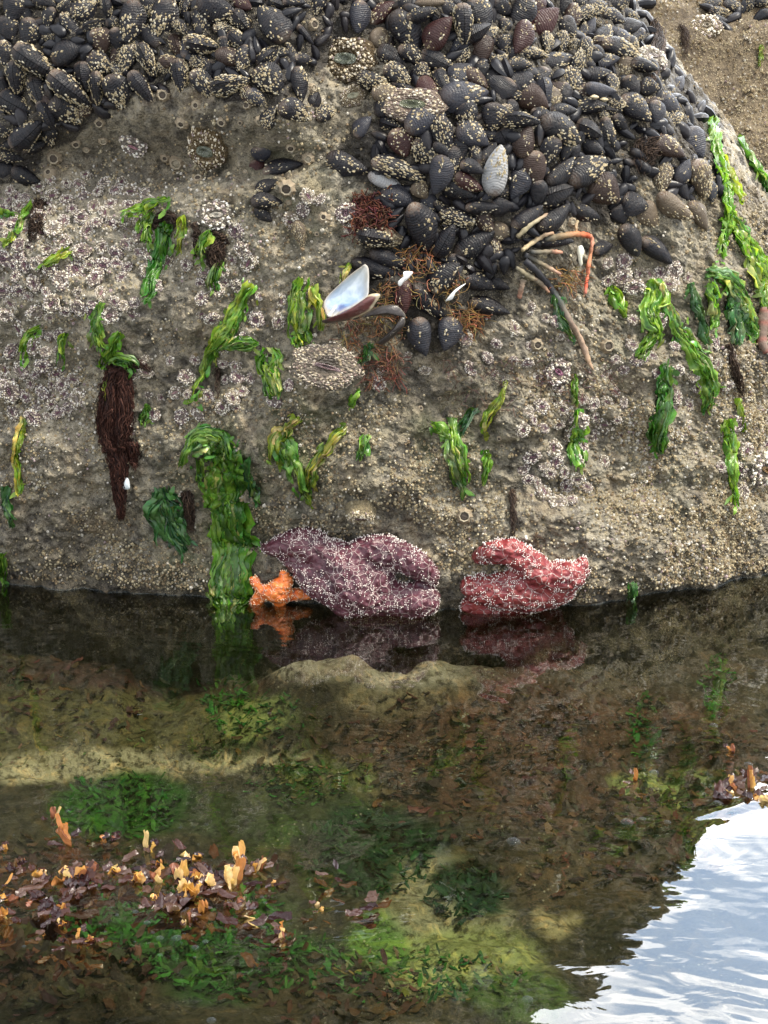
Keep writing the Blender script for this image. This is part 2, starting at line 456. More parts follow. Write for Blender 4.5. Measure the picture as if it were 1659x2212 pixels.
def rock_pos(X, TH, fine=True):
    zt = smooth_interp(X, XK, ZTOP); base = smooth_interp(X, XB, BASE); dp = smooth_interp(X, XD, DEEP)
    under = np.minimum(TH, 0)
    th = np.maximum(TH, 0)
    z = zt * np.sin(th) + under
    y = base + dp * (1 - np.cos(th)) - .10 * under * 0
    ex = np.ones_like(z)
    P = np.stack([X, y, z], -1)
    px, py = project(P)
    b = bulge(px, py)
    fade = sstep(1.25, .9, th)
    nz = .030 * fbm(P * 4.2 + 3.1, 2) + .020 * fbm(P * np.array([11, 11, 13.]) + 9, 2)
    out = b * fade + nz * 1.0
    if fine:
        lump = np.abs(fbm(P * 24 + 4, 3)) * .014
        rid = 1 - np.abs(fbm(P * 30 + 11, 3, .6)) * 2.2
        out = out + lump - .013 * np.clip(rid - .55, 0, 1) + .006 * fbm(P * 62 + 1, 3, .65)
    nrm_y = -np.cos(th * .8); nrm_z = np.sin(th * .8)
    P = P + np.stack([ex * 0, nrm_y * out, nrm_z * out * .8], -1)
    return P

def make_rock(nx, nt, fine):
    xs = np.linspace(-1.25, 1.7, nx)
    ths = np.concatenate([np.linspace(-.42, 0, max(6, nt // 14))[:-1], np.linspace(0, 1.0, nt), np.linspace(1.0, 2.6, max(10, nt // 5))[1:]])
    X, T = np.meshgrid(xs, ths)
    P = rock_pos(X, T, fine)
    n_r, n_c = X.shape
    idx = np.arange(n_r * n_c).reshape(n_r, n_c)
    F = np.stack([idx[:-1, :-1], idx[:-1, 1:], idx[1:, 1:], idx[1:, :-1]], -1).reshape(-1, 4)
    return P.reshape(-1, 3), F

def poly_mask(px, py, poly):
    inside = np.zeros(px.shape, bool)
    n = len(poly)
    for i in range(n):
        x1, y1 = poly[i]; x2, y2 = poly[(i + 1) % n]
        c = ((y1 > py) != (y2 > py)) & (px < (x2 - x1) * (py - y1) / (y2 - y1 + 1e-9) + x1)
        inside ^= c
    return inside

BED_A = [(-300, -500), (800, -500), (800, 60), (720, 130), (640, 190), (600, 235), (500, 215), (420, 180), (330, 200), (200, 250), (180, 280), (100, 330), (95, 390), (-300, 380)]
BED_B = [(720, -500), (1400, -500), (1440, 70), (1470, 150), (1530, 215), (1570, 290), (1560, 430), (1470, 445), (1390, 360), (1340, 470), (1240, 490), (1110, 560), (1060, 665), (960, 760), (880, 760), (830, 640), (760, 620), (770, 480), (820, 400), (700, 350), (800, 260), (960, 250), (830, 120), (760, 60)]

RV, RF = make_rock(760, 720, True)
rpx, rpy = project(RV)
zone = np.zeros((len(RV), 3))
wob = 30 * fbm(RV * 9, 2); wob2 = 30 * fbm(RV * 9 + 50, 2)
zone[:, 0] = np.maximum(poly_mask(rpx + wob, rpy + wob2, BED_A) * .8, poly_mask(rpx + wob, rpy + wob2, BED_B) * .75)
zone[:, 0] = np.maximum(zone[:, 0], .10 * np.exp(-((rpy - 300) / 70) ** 2) * (rpx < 720))  # shade of the hollow under the mussel shelf, painted in as darkening
for (cx, cy, rx, ry, a) in ((640, 960, 110, 110, .9), (960, 960, 130, 90, .6), (640, 470, 90, 60, .8), (1400, 720, 110, 200, .5), (1500, 1050, 160, 90, .4), (480, 1000, 120, 120, .7), (430, 1180, 120, 100, .7), (620, 340, 120, 60, .5)):
    zone[:, 1] += a * np.exp(-((rpx - cx) / rx) ** 2 - ((rpy - cy) / ry) ** 2)
for (cx, cy, rx, ry, a) in ((150, 500, 320, 110, .9), (500, 560, 180, 90, .5), (60, 750, 120, 130, .6), (150, 930, 120, 120, .5), (640, 260, 90, 60, .5), (560, 740, 120, 80, .4), (1230, 780, 150, 100, .3), (1500, 950, 200, 150, .35), (1300, 1200, 200, 90, .3)):
    zone[:, 2] += a * np.exp(-((rpx - cx) / rx) ** 2 - ((rpy - cy) / ry) ** 2)
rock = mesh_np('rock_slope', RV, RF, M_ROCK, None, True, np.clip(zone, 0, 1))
tag(rock, kind='structure')
BV = BVHTree.FromPolygons(RV.tolist(), RF.tolist())
SV, SF = make_rock(150, 130, False)
BVS = BVHTree.FromPolygons(SV.tolist(), SF.tolist())

# the sandy rock further back
def back_rock():
    n = 260
    u, v = np.meshgrid(np.linspace(-1.6, 4.2, n), np.linspace(0, 1, n))
    y = 4.0 + v * 3.6 + .25 * np.sin(u * 1.3)
    z = -.35 + 1.75 * sstep(0, .62, v) - .6 * sstep(.72, 1, v)
    P = np.stack([u, y, z], -1)
    d = .12 * fbm(P * 1.7, 2) + .03 * fbm(P * 5, 3) + .014 * fbm(P * 30, 3)
    P[..., 2] += d * .7; P[..., 1] -= d * .7
    idx = np.arange(n * n).reshape(n, n)
    F = np.stack([idx[:-1, :-1], idx[:-1, 1:], idx[1:, 1:], idx[1:, :-1]], -1).reshape(-1, 4)
    t = NT('sandy_rock'); co = t.coord('Object')
    a = t.noise(co, 5, 7, .6); b = t.noise(co, 60, 6, .7); v_ = t.voro(co, 140)
    c = t.ramp(a, [(.3, (.07, .05, .03)), (.55, (.15, .115, .07)), (.75, (.10, .072, .042))])
    c = t.mix(t.ramp(b, [(.38, .9), (.54, 0.0)]), c, (.045, .033, .02))
    c = t.mix(t.ramp(t.noise(co, 18, 6, .7, .8), [(.36, .8), (.5, 0.0)]), c, (.05, .036, .022))
    c = t.mix(t.math('MULTIPLY', t.ramp(v_, [(.18, .8), (.3, 0.0)]), t.ramp(t.noise(co, 9, 4), [(.45, 0.0), (.6, 1.0)])), c, (.48, .40, .26))
    m = t.done(t.bsdf(c, .75, t.bump(t.math('SUBTRACT', b, t.math('MULTIPLY', v_, .3)), .9, .012), .3))
    return mesh_np('rock_slope', P.reshape(-1, 3), F, m), P.reshape(-1, 3), F
brock, BRV, BRF = back_rock()
tag(brock, kind='structure')
BVB = BVHTree.FromPolygons(BRV.tolist(), BRF.tolist())

def hit(px, py):
    """point and smooth normal of the rock seen at photo coordinates"""
    d = ray(px, py)
    h = BV.ray_cast(CAM, d)
    if h[0] is None:
        h = BVB.ray_cast(CAM, d)
        if h[0] is None: return None
        return h[0], h[1] if h[1].dot(d) < 0 else -h[1], 'back'
    s = BVS.find_nearest(h[0])
    n = s[1]
    if n.dot(d) > 0: n = -n
    return h[0], n.normalized(), 'front'

def metre_per_px(p):
    dep = (p - CAM).dot(Vector((0, CP, -SP)))
    return dep * TANX / 829.5

def frame_at(px, py, ang, lean=.45):
    """matrix at the rock: x axis along the photo direction ang (degrees, 0 right, 90 down) lying on the surface, z out of the rock"""
    h = hit(px, py)
    if h is None: return None
    p, n, where = h
    view = (CAM - p).normalized()
    n = (n * (1 - lean) + view * lean).normalized()
    right = Vector((1, 0, 0)); up = Vector((0, SP, CP))
    a = R(ang)
    d = right * math.cos(a) - up * math.sin(a)
    x = (d - n * d.dot(n)).normalized()
    y = n.cross(x)
    M = Matrix((x, y, n)).transposed().to_4x4()
    return p, M, metre_per_px(p), where

# ---------------------------------------------------------------- pool bed and water
def floor_hit(px, py, z=-.22):
    d = ray(px, py); k = (z - CAM.z) / d.z
    return CAM + d * k

def pool_bed():
    nx, ny = 420, 420
    X, Y = np.meshgrid(np.linspace(-2.2, 2.4, nx), np.linspace(.2, 4.2, ny))
    P = np.stack([X, Y, X * 0 - .26], -1)
    P[..., 2] += .05 * fbm(P * 3 + 2, 3) + .02 * fbm(P * 12, 3)
    P[..., 2] += .10 * sstep(2.3, 2.95, Y) + .125 * np.exp(-((X + .03) / .36) ** 4 - ((Y - 2.66 - .12 * X) / .10) ** 2)
    px, py = project(P)
    C = np.zeros((ny, nx, 3)) + np.array([.052, .044, .026])
    wx = 40 * fbm(P * 6 + 1, 3); wy = 26 * fbm(P * 6 + 31, 3)
    def blob(cx, cy, rx, ry, col, k=1.0):
        w = k * sstep(1.25, .75, np.sqrt(((px + wx - cx) / rx) ** 2 + ((py + wy - cy) / ry) ** 2))
        C[:] = C * (1 - w[..., None]) + np.array(col) * w[..., None]
    SAND, GREEN, DK, BR, PUR, LG = (.42, .38, .25), (.03, .12, .012), (.014, .045, .018), (.085, .042, .026), (.06, .033, .030), (.24, .28, .10)
    for b in ((300, 1350, 420, 60, (.03, .028, .022)), (350, 1450, 300, 60, PUR), (800, 1425, 340, 62, (.36, .33, .25)), (1330, 1420, 360, 90, (.075, .06, .045)), (200, 1560, 330, 60, (.12, .11, .05)),
              (180, 1650, 300, 36, SAND), (560, 1640, 150, 26, SAND), (560, 1545, 70, 35, LG), (900, 1520, 160, 30, (.2, .17, .1)),
              (1200, 1640, 480, 150, BR), (700, 1690, 130, 50, (.10, .12, .04)), (1450, 1700, 100, 40, LG),
              (270, 1745, 150, 70, GREEN), (600, 1760, 240, 60, (.05, .065, .03)), (820, 1850, 150, 90, DK), (120, 1880, 330, 60, (.06, .035, .025)),
              (960, 1960, 120, 110, (.30, .29, .18)), (1010, 1920, 75, 60, DK), (1190, 1970, 60, 45, (.36, .31, .17)), (1000, 2080, 160, 80, (.28, .32, .12)), (820, 2060, 80, 90, (.10, .20, .04)),
              (360, 1980, 260, 75, GREEN), (520, 2080, 240, 70, (.020, .065, .012)), (150, 2130, 230, 80, (.065, .05, .03)), (720, 2150, 160, 70, (.06, .045, .025)), (1250, 1880, 200, 80, (.07, .05, .028)),
              (1120, 2160, 120, 60, (.07, .12, .03))):
        blob(*b)
    idx = np.arange(nx * ny).reshape(ny, nx)
    F = np.stack([idx[:-1, :-1], idx[:-1, 1:], idx[1:, 1:], idx[1:, :-1]], -1).reshape(-1, 4)
    return mesh_np('pool_bed', P.reshape(-1, 3), F, M_BED, None, True, C.reshape(-1, 3)), P.reshape(-1, 3), F
bed, PBV, PBF = pool_bed()
tag(bed, kind='structure')
BVF = BVHTree.FromPolygons(PBV.tolist(), PBF.tolist())
_b = [(x, y, z) for z in (-.75, 0) for (x, y) in ((-2.15, .25), (2.35, .25), (2.35, 4.15), (-2.15, 4.15))]
water = mesh_np('water', _b, np.array([[4, 5, 6, 7], [3, 2, 1, 0], [0, 1, 5, 4], [1, 2, 6, 5], [2, 3, 7, 6], [3, 0, 4, 7]]), M_WATER, None, False)
tag(water, kind='structure')
# ---------------------------------------------------------------- labels: say which one
LANDMARKS = []     # (px, py, words) filled from the conspicuous things
SECT = ['to the right of', 'to the lower right of', 'below', 'to the lower left of', 'to the left of', 'to the upper left of', 'above', 'to the upper right of']
ORD = ['', 'second ', 'third ', 'fourth ', 'fifth ', 'sixth ', 'seventh ', 'eighth ', 'ninth ', 'tenth ', 'eleventh ', 'twelfth ', 'thirteenth ', 'fourteenth ', 'fifteenth ', 'sixteenth ', 'seventeenth ', 'eighteenth ', 'nineteenth ', 'twentieth ']
PENDING = []       # (object, px, py, look, noun, kind)
def want_label(o, px, py, look, noun, kind): PENDING.append((o, px, py, look, noun, kind))
def write_labels():
    cells = {}
    for o, px, py, look, noun, kind in PENDING:
        best = None
        for (lx, ly, w, kinds) in LANDMARKS:
            if kind not in kinds: continue
            d = math.hypot(px - lx, py - ly)
            if d < 4: continue
            if best is None or d < best[0]: best = (d, lx, ly, w)
        d, lx, ly, w = best
        k = int(round(math.atan2(py - ly, px - lx) / (math.pi / 4))) % 8
        cells.setdefault((w, k, look, noun), []).append((d, o))
    for (w, k, look, noun), lst in cells.items():
        lst.sort(key=lambda t: t[0])
        for i, (d, o) in enumerate(lst):
            base = f'{look} {noun}' if look else noun
            if len(lst) == 1: o['label'] = f'{base} {SECT[k]} the {w}'
            elif i == 0: o['label'] = f'{base} {SECT[k]} the {w}, nearest'
            else:
                q = ORD[i] if i < len(ORD) else ''
                o['label'] = f'{q}{base} {SECT[k]} the {w}'
ALLK = ('mussel', 'anemone', 'barnacle', 'tuft')
def landmark(px, py, words, kinds=ALLK): LANDMARKS.append((px, py, words, kinds))

# ---------------------------------------------------------------- mussels
NS, NTV = 16, 9
def valve_fn(var):
    r = random.Random(100 + var)
    bend = r.uniform(.03, .12); pk = r.uniform(.62, .80); tip = r.uniform(.60, .78); lumpy = r.uniform(.02, .05); ph = r.random() * 20
    def f(s, tt, side):
        w = .5 * math.sin(math.pi * min(1, s) ** pk) ** tip if 0 < s < 1 else 0.0
        c = -bend * math.sin(math.pi * s) + .04 * s
        g = math.sin(math.pi * min(1, s) ** .62) ** .62 if 0 < s < 1 else 0.0
        hh = .5 * g * max(0, 1 - abs(tt - .12) ** 2.3 / (1.0 + .12 * (1 if tt < 0 else -1)) ) ** .62 if abs(tt) < 1 else 0.0
        hh *= 1 + lumpy * math.sin(s * 13 + ph) + lumpy * math.sin(s * 29 + tt * 3 + ph)
        return (s - .5, c + tt * w, side * (hh + .012))
    return f
def valve_mesh(var, side):
    f = valve_fn(var); mb = MB(); V = []
    for i in range(NS):
        s = i / (NS - 1); s = .5 - .5 * math.cos(math.pi * (.02 + .96 * s))
        for j in range(NTV):
            tt = math.sin((j / (NTV - 1) - .5) * math.pi)
            V.append(f(s, tt, side))
    F = grid_faces(NS, NTV)
    if side < 0: F = [q[::-1] for q in F]
    mb.add(V, F)
    # a dark lip where the valves meet
    return mb.build('valve', M_MUSSEL, link=False)

def cone(mb, p, n, r, h, c, rr, hole=(.05, .04, .03), sides=6):
    """one small acorn barnacle: ridged cone with a sunk dark mouth"""
    n = Vector(n); a = n.orthogonal().normalized(); b = n.cross(a); p = Vector(p)
    V, C = [], []
    ph = rr.random() * 6
    top = rr.uniform(.35, .55)
    for k in range(sides):
        an = ph + 2 * math.pi * k / sides; q = r * rr.uniform(.8, 1.15)
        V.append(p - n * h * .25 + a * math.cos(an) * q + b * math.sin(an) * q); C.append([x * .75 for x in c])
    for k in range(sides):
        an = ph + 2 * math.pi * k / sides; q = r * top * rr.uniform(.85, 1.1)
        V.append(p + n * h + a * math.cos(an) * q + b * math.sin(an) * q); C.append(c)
    V.append(p + n * h * .45); C.append(hole)
    F = [(k, (k + 1) % sides, sides + (k + 1) % sides, sides + k) for k in range(sides)] + [(sides + k, sides + (k + 1) % sides, 2 * sides) for k in range(sides)]
    mb.add([tuple(v) for v in V], F, np.array(C))

def crust_mesh(var, cover):
    f = valve_fn(var); mb = MB(); rr = random.Random(var * 10 + cover)
    n = {1: 22, 2: 85, 3: 250}[cover]
    cs = [(rr.random(), rr.uniform(-.8, .8), rr.choice((-1, 1))) for _ in range(4 + cover)]
    k = tries = 0
    while k < n and tries < 8000:
        tries += 1
        s = rr.uniform(.04, .97); tt = rr.uniform(-.97, .97); side = rr.choice((-1, 1))
        dd = min(math.hypot((s - c[0]) * 1.3, (tt - c[1]) * .8) + (.6 if c[2] != side else 0) for c in cs)
        if cover < 3 and rr.random() > math.exp(-(dd / (.13 + .06 * cover)) ** 2) + .02: continue
        if cover == 3 and rr.random() > math.exp(-(dd / .55) ** 2) + .15: continue
        p = Vector(f(s, tt, side)); e = .02
        du = Vector(f(min(.99, s + e), tt, side)) - Vector(f(max(.01, s - e), tt, side))
        dv = Vector(f(s, min(.99, tt + e), side)) - Vector(f(s, max(-.99, tt - e), side))
        nn = du.cross(dv)
        if nn.length < 1e-7: continue
        nn.normalize()
        if nn.z * side < 0: nn = -nn
        g = rr.random()
        col = (.50, .41, .25) if g < .5 else (.62, .56, .42) if g < .8 else (.36, .28, .16)
        r = rr.uniform(.018, .042) * (1.35 if rr.random() < .15 else 1)
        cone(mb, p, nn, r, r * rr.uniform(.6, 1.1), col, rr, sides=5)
        k += 1
    return mb.build('barnacle_crust', M_CRUST, link=False)
NVAR = 6
VALVES = {(v, s): valve_mesh(v, s) for v in range(NVAR) for s in (-1, 1)}
CRUSTS = {(v, c): crust_mesh(v, c) for v in range(NVAR) for c in (1, 2, 3)}
TINTS = {'k': (.0045, .0045, .007), 'b': (.026, .014, .010), 'g': (.020, .021, .028), 'r': (.032, .010, .009), 'w': (.36, .36, .36), 't': (.085, .064, .042)}
TINTW = {'k': 'black', 'b': 'brownish', 'g': 'grey', 'r': 'reddish', 'w': 'whitish', 't': 'tan'}
COVERW = {0: 'bare', 1: 'lightly barnacled', 2: 'barnacled', 3: 'heavily barnacled'}
MUSSELS = []
GROUP_M = 'mussels massed on the rock'
proto_mussel = None
def mussel(px, py, L, W, ang, kind='f', cover=2, tint='k', lift=.30, tilt=9):
    global proto_mussel
    fr = frame_at(px, py, ang, .5)
    if fr is None: return None
    p, M, mpp, where = fr
    l = L * mpp
    if kind == 'f': sy, sz = W * mpp, min(W * mpp * .85, l * .42)
    else: sy, sz = min(l * .52, W * mpp * 1.25), W * mpp
    roll = (90 if kind == 'e' else 0) + rnd.uniform(-tilt, tilt) * 1.6
    if rnd.random() < .5: roll += 180
    thick = sz if kind == 'f' else sy
    rot = Matrix.Rotation(R(rnd.uniform(-tilt, tilt)), 4, 'Y') @ Matrix.Rotation(R(roll), 4, 'X')
    root = bpy.data.objects.new('mussel', None); COL.objects.link(root)
    root.empty_display_size = .01
    root.matrix_world = Matrix.Translation(p + M.col[2].to_3d() * thick * lift) @ M @ rot
    v = rnd.randrange(NVAR)
    base = TINTS[tint]; j = rnd.uniform(.8, 1.3)
    for side in (-1, 1):
        c = from_mesh('valve', VALVES[(v, side)], root)
        c.scale = (l, sy, sz); c.color = (base[0] * j, base[1] * j, base[2] * j, 1)
    if cover:
        c = from_mesh('barnacle_crust', CRUSTS[(v, cover)], root)
        c.scale = (l, sy, sz)
    tag(root, None, 'mussel', GROUP_M)
    size = 'big' if L > 112 else 'small' if L < 66 else ''
    side_w = 'edge-on' if kind == 'e' else ''
    look = ' '.join(x for x in (size, COVERW[cover], TINTW[tint], side_w) if x)
    want_label(root, px, py, look, 'mussel', 'mussel')
    MUSSELS.append((px, py, L, W, ang))
    return root

def tiles(x0, y0, s, rows):
    """rows written in the coordinates of an enlarged part of the photograph"""
    for line in rows.strip().split('\n'):
        for r in line.split(';'):
            r = r.strip()
            if not r: continue
            q = r.split()
            x, y, l, w, a = map(float, q[:5])
            k = 1 / s / 1.82278
            mussel((x0 + x / s) / 1.82278, (y0 + y / s) / 1.82278, l * k * 1.05, w * k * 1.05, a, q[5], int(q[6]), q[7] if len(q) > 7 else 'k')
T1 = '''
100 60 210 150 100 f 2;300 20 160 80 20 e 2;430 45 110 80 -50 e 3;560 55 200 140 -30 f 3;700 60 140 70 80 e 2;60 190 170 160 60 f 1;190 220 190 150 100 f 2
330 120 140 90 110 f 2;460 175 190 110 55 f 2;335 240 120 80 10 f 3;625 175 180 70 -20 e 2;740 150 100 80 0 f 2;650 265 160 150 60 f 2 b;770 255 150 140 80 f 1
860 150 280 170 100 f 2;1060 140 290 180 110 f 3;960 50 130 110 90 f 3;1175 185 120 80 40 f 3;1210 60 130 70 100 e 2;1320 150 200 125 95 f 3;1420 55 270 190 20 f 2
1590 30 140 90 30 f 1 r;1590 150 190 110 50 e 2;1460 190 130 100 0 f 3;1560 270 160 100 40 e 3;1330 300 230 110 10 e 3;1160 310 170 90 70 e 2 b;1470 320 150 70 80 e 3
1600 390 180 130 110 f 3;1310 410 140 110 0 f 3;40 360 180 120 80 f 2;240 400 310 140 35 e 3;455 345 240 160 -25 f 1;660 405 190 160 30 f 3;840 395 190 140 110 f 3
965 400 230 100 65 e 3;1075 440 100 90 60 f 3;115 500 210 120 95 e 3;555 500 190 120 85 e 2;1185 500 210 110 85 e 3;1340 560 230 130 50 f 3;1510 560 260 120 -10 e 3
455 580 310 140 40 e 3;255 600 190 120 75 e 3;640 570 210 85 90 e 3;770 600 230 180 75 f 3;925 570 230 100 55 e 2;30 570 130 80 60 e 2;125 690 250 145 30 e 3
430 720 240 190 40 f 3;180 860 270 140 -45 e 2;35 850 110 150 90 f 2;235 940 190 90 -15 f 1;75 1020 170 95 10 f 2;50 1110 140 115 0 f 0;175 1155 200 115 25 f 1
'''
T2 = '''
125 160 270 190 -130 f 2;150 30 130 70 20 e 1;260 20 150 80 0 f 2;330 230 160 50 45 e 0;90 370 180 100 -40 e 3;310 390 140 85 0 f 2;100 540 240 190 40 f 3
285 560 230 120 80 f 2;390 655 120 90 -60 e 1;110 770 160 110 -60 f 3;255 735 230 145 20 f 3;460 740 150 105 -20 f 3;685 120 210 140 95 f 1 g;845 90 210 115 -40 f 2 r
1000 230 320 190 60 f 2;1210 215 250 165 -55 f 1 r;835 265 160 140 30 f 2 t;1100 95 200 95 -15 f 2;990 30 100 90 90 f 1;1160 25 210 70 0 f 1 t;1280 60 110 90 40 f 2
1360 160 250 120 85 e 3;1470 100 230 190 60 f 2;1610 50 160 130 30 f 1;1310 20 130 70 20 f 2;1640 180 110 90 90 f 2;1545 220 120 90 -40 f 3;1500 325 200 145 100 f 1 b
1630 290 120 120 60 f 2;900 380 200 120 25 e 2;1195 405 230 130 25 e 2;1360 355 130 110 -40 f 3;935 490 190 130 30 f 3;1105 480 140 110 80 f 3;1600 400 130 105 -20 f 3
1485 465 120 100 90 f 1;1360 490 180 160 -50 f 2 g;1570 510 160 130 -40 f 1;1225 545 180 100 70 e 3;770 520 200 120 10 f 3;1140 590 190 140 50 f 2 r;990 585 190 80 25 f 1
1365 640 330 205 -10 f 2 g;1625 590 160 190 120 f 0;875 620 200 140 10 f 3 t;860 710 150 125 -20 f 1;1120 790 270 175 -20 f 2 g;1380 760 200 155 70 f 3;1560 765 180 175 95 f 2
1640 740 110 130 90 f 3;895 815 160 85 20 e 2;715 830 160 115 -50 f 1 g;1420 900 230 170 20 f 2 g;1235 880 230 140 75 f 3;955 935 190 170 60 f 2 r;1130 990 210 160 40 f 3
1345 990 200 145 90 f 2;1230 980 140 80 40 f 0;1635 900 110 150 60 e 0;1120 880 100 80 20 f 0;1530 1000 160 115 -50 f 1;1570 1110 320 160 -88 f 2 w;605 1085 280 155 20 f 2
190 1115 260 115 -15 f 1;45 1000 120 130 80 f 1 g;20 1100 110 95 60 f 0 r;950 1110 370 140 20 f 3;1210 1140 250 160 100 f 1 g;1330 1240 230 140 25 f 1;1425 1100 160 95 20 f 1
1400 1190 210 110 30 f 2 r;870 1200 270 100 25 f 0 w;940 1300 230 145 20 f 1 g;1085 1250 130 110 40 f 2 t
'''
T3 = '''
70 90 240 160 120 f 1;190 30 120 110 90 f 1 r;220 150 250 175 -35 f 1 r;75 250 230 135 110 f 1 r;355 50 140 100 100 f 1;455 40 130 100 90 f 2;560 60 160 110 -30 f 3
690 30 170 115 -20 f 2;385 190 160 125 60 f 2;470 200 130 80 -70 f 2;525 180 130 75 -70 f 0 g;600 225 170 120 -50 f 2;660 120 170 100 10 f 2;760 100 150 80 10 f 2
760 180 170 110 -15 e 1;235 275 140 95 90 f 3;335 275 150 90 100 f 3;415 300 100 100 90 f 3;495 320 160 95 85 f 3;570 345 120 80 30 f 1;720 340 270 140 20 f 3
790 290 110 90 40 f 3;150 350 200 90 5 f 3;290 400 240 135 -15 f 2;70 420 160 95 0 f 2;440 390 160 100 -75 f 3;625 400 170 100 -20 f 2 g;520 410 90 70 30 f 2
740 440 160 120 100 f 3 t;860 430 180 80 10 e 2;920 430 120 80 60 f 1;70 520 180 160 -20 f 1;210 510 160 130 100 f 1;400 520 180 155 60 f 3;565 480 190 115 0 f 1
660 540 130 100 90 f 3;785 555 140 125 60 f 1;900 565 130 115 0 f 2;1085 540 130 85 -60 f 1 g;585 575 200 90 10 f 0 g;150 640 220 165 20 f 1 b;280 630 140 115 90 f 3 t
355 600 140 95 90 f 1;690 655 120 105 20 f 3;520 690 220 110 -5 f 2;350 710 170 95 0 f 1;810 700 240 155 35 f 2;935 720 150 130 80 f 1 g;1010 670 190 135 20 f 2 g
15 700 120 90 90 f 0;215 740 150 95 20 f 1;80 780 240 100 5 e 2;705 785 150 95 45 f 1;320 835 300 175 25 f 2;510 830 180 115 25 e 1;630 850 200 105 65 f 2;610 740 90 70 40 f 3
100 900 210 135 -80 f 1 b;255 970 210 135 110 f 2;350 950 160 90 90 f 1;415 965 120 90 90 f 0;530 935 180 105 30 f 1;165 1070 210 165 80 f 1 b;490 1090 300 180 -30 f 2
320 1090 260 130 -40 f 1;60 1160 230 160 110 f 1 g;180 1225 170 115 90 f 0;290 1240 240 145 -20 e 1;610 1220 230 205 30 f 2 b;1010 950 230 135 20 f 2 b;1180 920 210 175 70 f 1 g
1020 830 100 70 40 f 1;1110 1090 160 115 -60 f 1 g;1110 1220 140 90 60 f 0;1280 1220 140 105 70 f 1 g;1210 1150 270 170 60 f 3 t;980 1130 190 125 100 f 3 t
1305 35 115 85 -10 f 2;1430 45 135 80 10 f 2;1335 145 125 85 -10 f 1;1345 80 130 80 0 f 3;1540 25 115 75 90 f 2;1610 15 110 70 20 f 2
'''
T5 = '''
80 55 160 95 -30 f 2;80 150 210 105 5 f 2;60 240 140 85 40 f 1;305 370 180 90 80 f 3 t;1090 320 330 195 75 f 1;1165 170 160 125 40 f 2 g;1320 265 240 125 15 f 3
780 385 240 120 10 e 2;880 385 230 130 12 f 3 t;1245 400 240 120 -65 e 1;1440 425 300 165 -30 f 1;1490 190 210 90 0 f 1;1610 190 160 125 0 f 0;1610 340 150 125 20 f 2 t
905 530 310 120 20 f 2;800 600 340 130 15 f 1;1305 560 120 95 80 f 1;1250 650 250 150 -50 f 2;1460 680 240 130 15 f 1;1540 850 270 115 15 f 1;1600 690 150 80 20 f 0
980 780 230 110 95 f 1 r;1140 800 310 125 50 f 2;1095 1040 250 155 80 f 1 g;1265 1020 220 175 100 f 1 g
'''
T6 = '''
800 160 180 155 20 f 1;710 230 130 145 60 f 0;485 225 190 105 20 f 1;120 250 240 125 -35 f 1;280 250 270 125 -35 f 1;780 400 220 135 60 f 1;940 470 260 125 35 f 1
600 450 140 100 -20 f 1;1060 190 270 130 35 f 2 t;1200 250 210 115 50 f 1 t;900 240 190 140 60 f 2 t;300 400 230 105 0 f 1
'''
tiles(0, 0, 1.659, T1); tiles(1000, 0, 1.659, T2); tiles(2000, 0, 1.62, T3); tiles(1000, 700, 1.659, T5); tiles(2000, 700, 1.62, T6)
N_DRAWN = len(MUSSELS)
# smaller ones wedged in the gaps of the bed
GAPS = [[(0, 0), (700, 0), (640, 190), (560, 215), (420, 185), (330, 200), (180, 250), (90, 310), (0, 310)],
        [(770, 20), (1370, 10), (1400, 130), (1500, 260), (1300, 320), (1220, 420), (1060, 540), (960, 470), (850, 360), (830, 260), (960, 250), (830, 130)]]
tries = 0
while len(MUSSELS) < 298 and tries < 30000:
    tries += 1
    g = GAPS[0] if rnd.random() < .4 else GAPS[1]
    x, y = rnd.uniform(0, 1520), rnd.uniform(5, 560)
    if not poly_mask(np.array([x]), np.array([y]), g)[0]: continue
    dmin = min((math.hypot(x - m[0], y - m[1]) / (m[2] * .5 + m[3] * .5)) for m in MUSSELS)
    if dmin < .46: continue
    if math.hypot(x - 756, y - 130) < 85 or math.hypot(x - 897, y - 235) < 55: continue
    L = rnd.uniform(48, 78)
    mussel(x, y, L, L * rnd.uniform(.5, .62), rnd.uniform(0, 360), 'f' if rnd.random() < .7 else 'e', rnd.choice((1, 2, 2, 3)), rnd.choice('kkkbg'), .02)

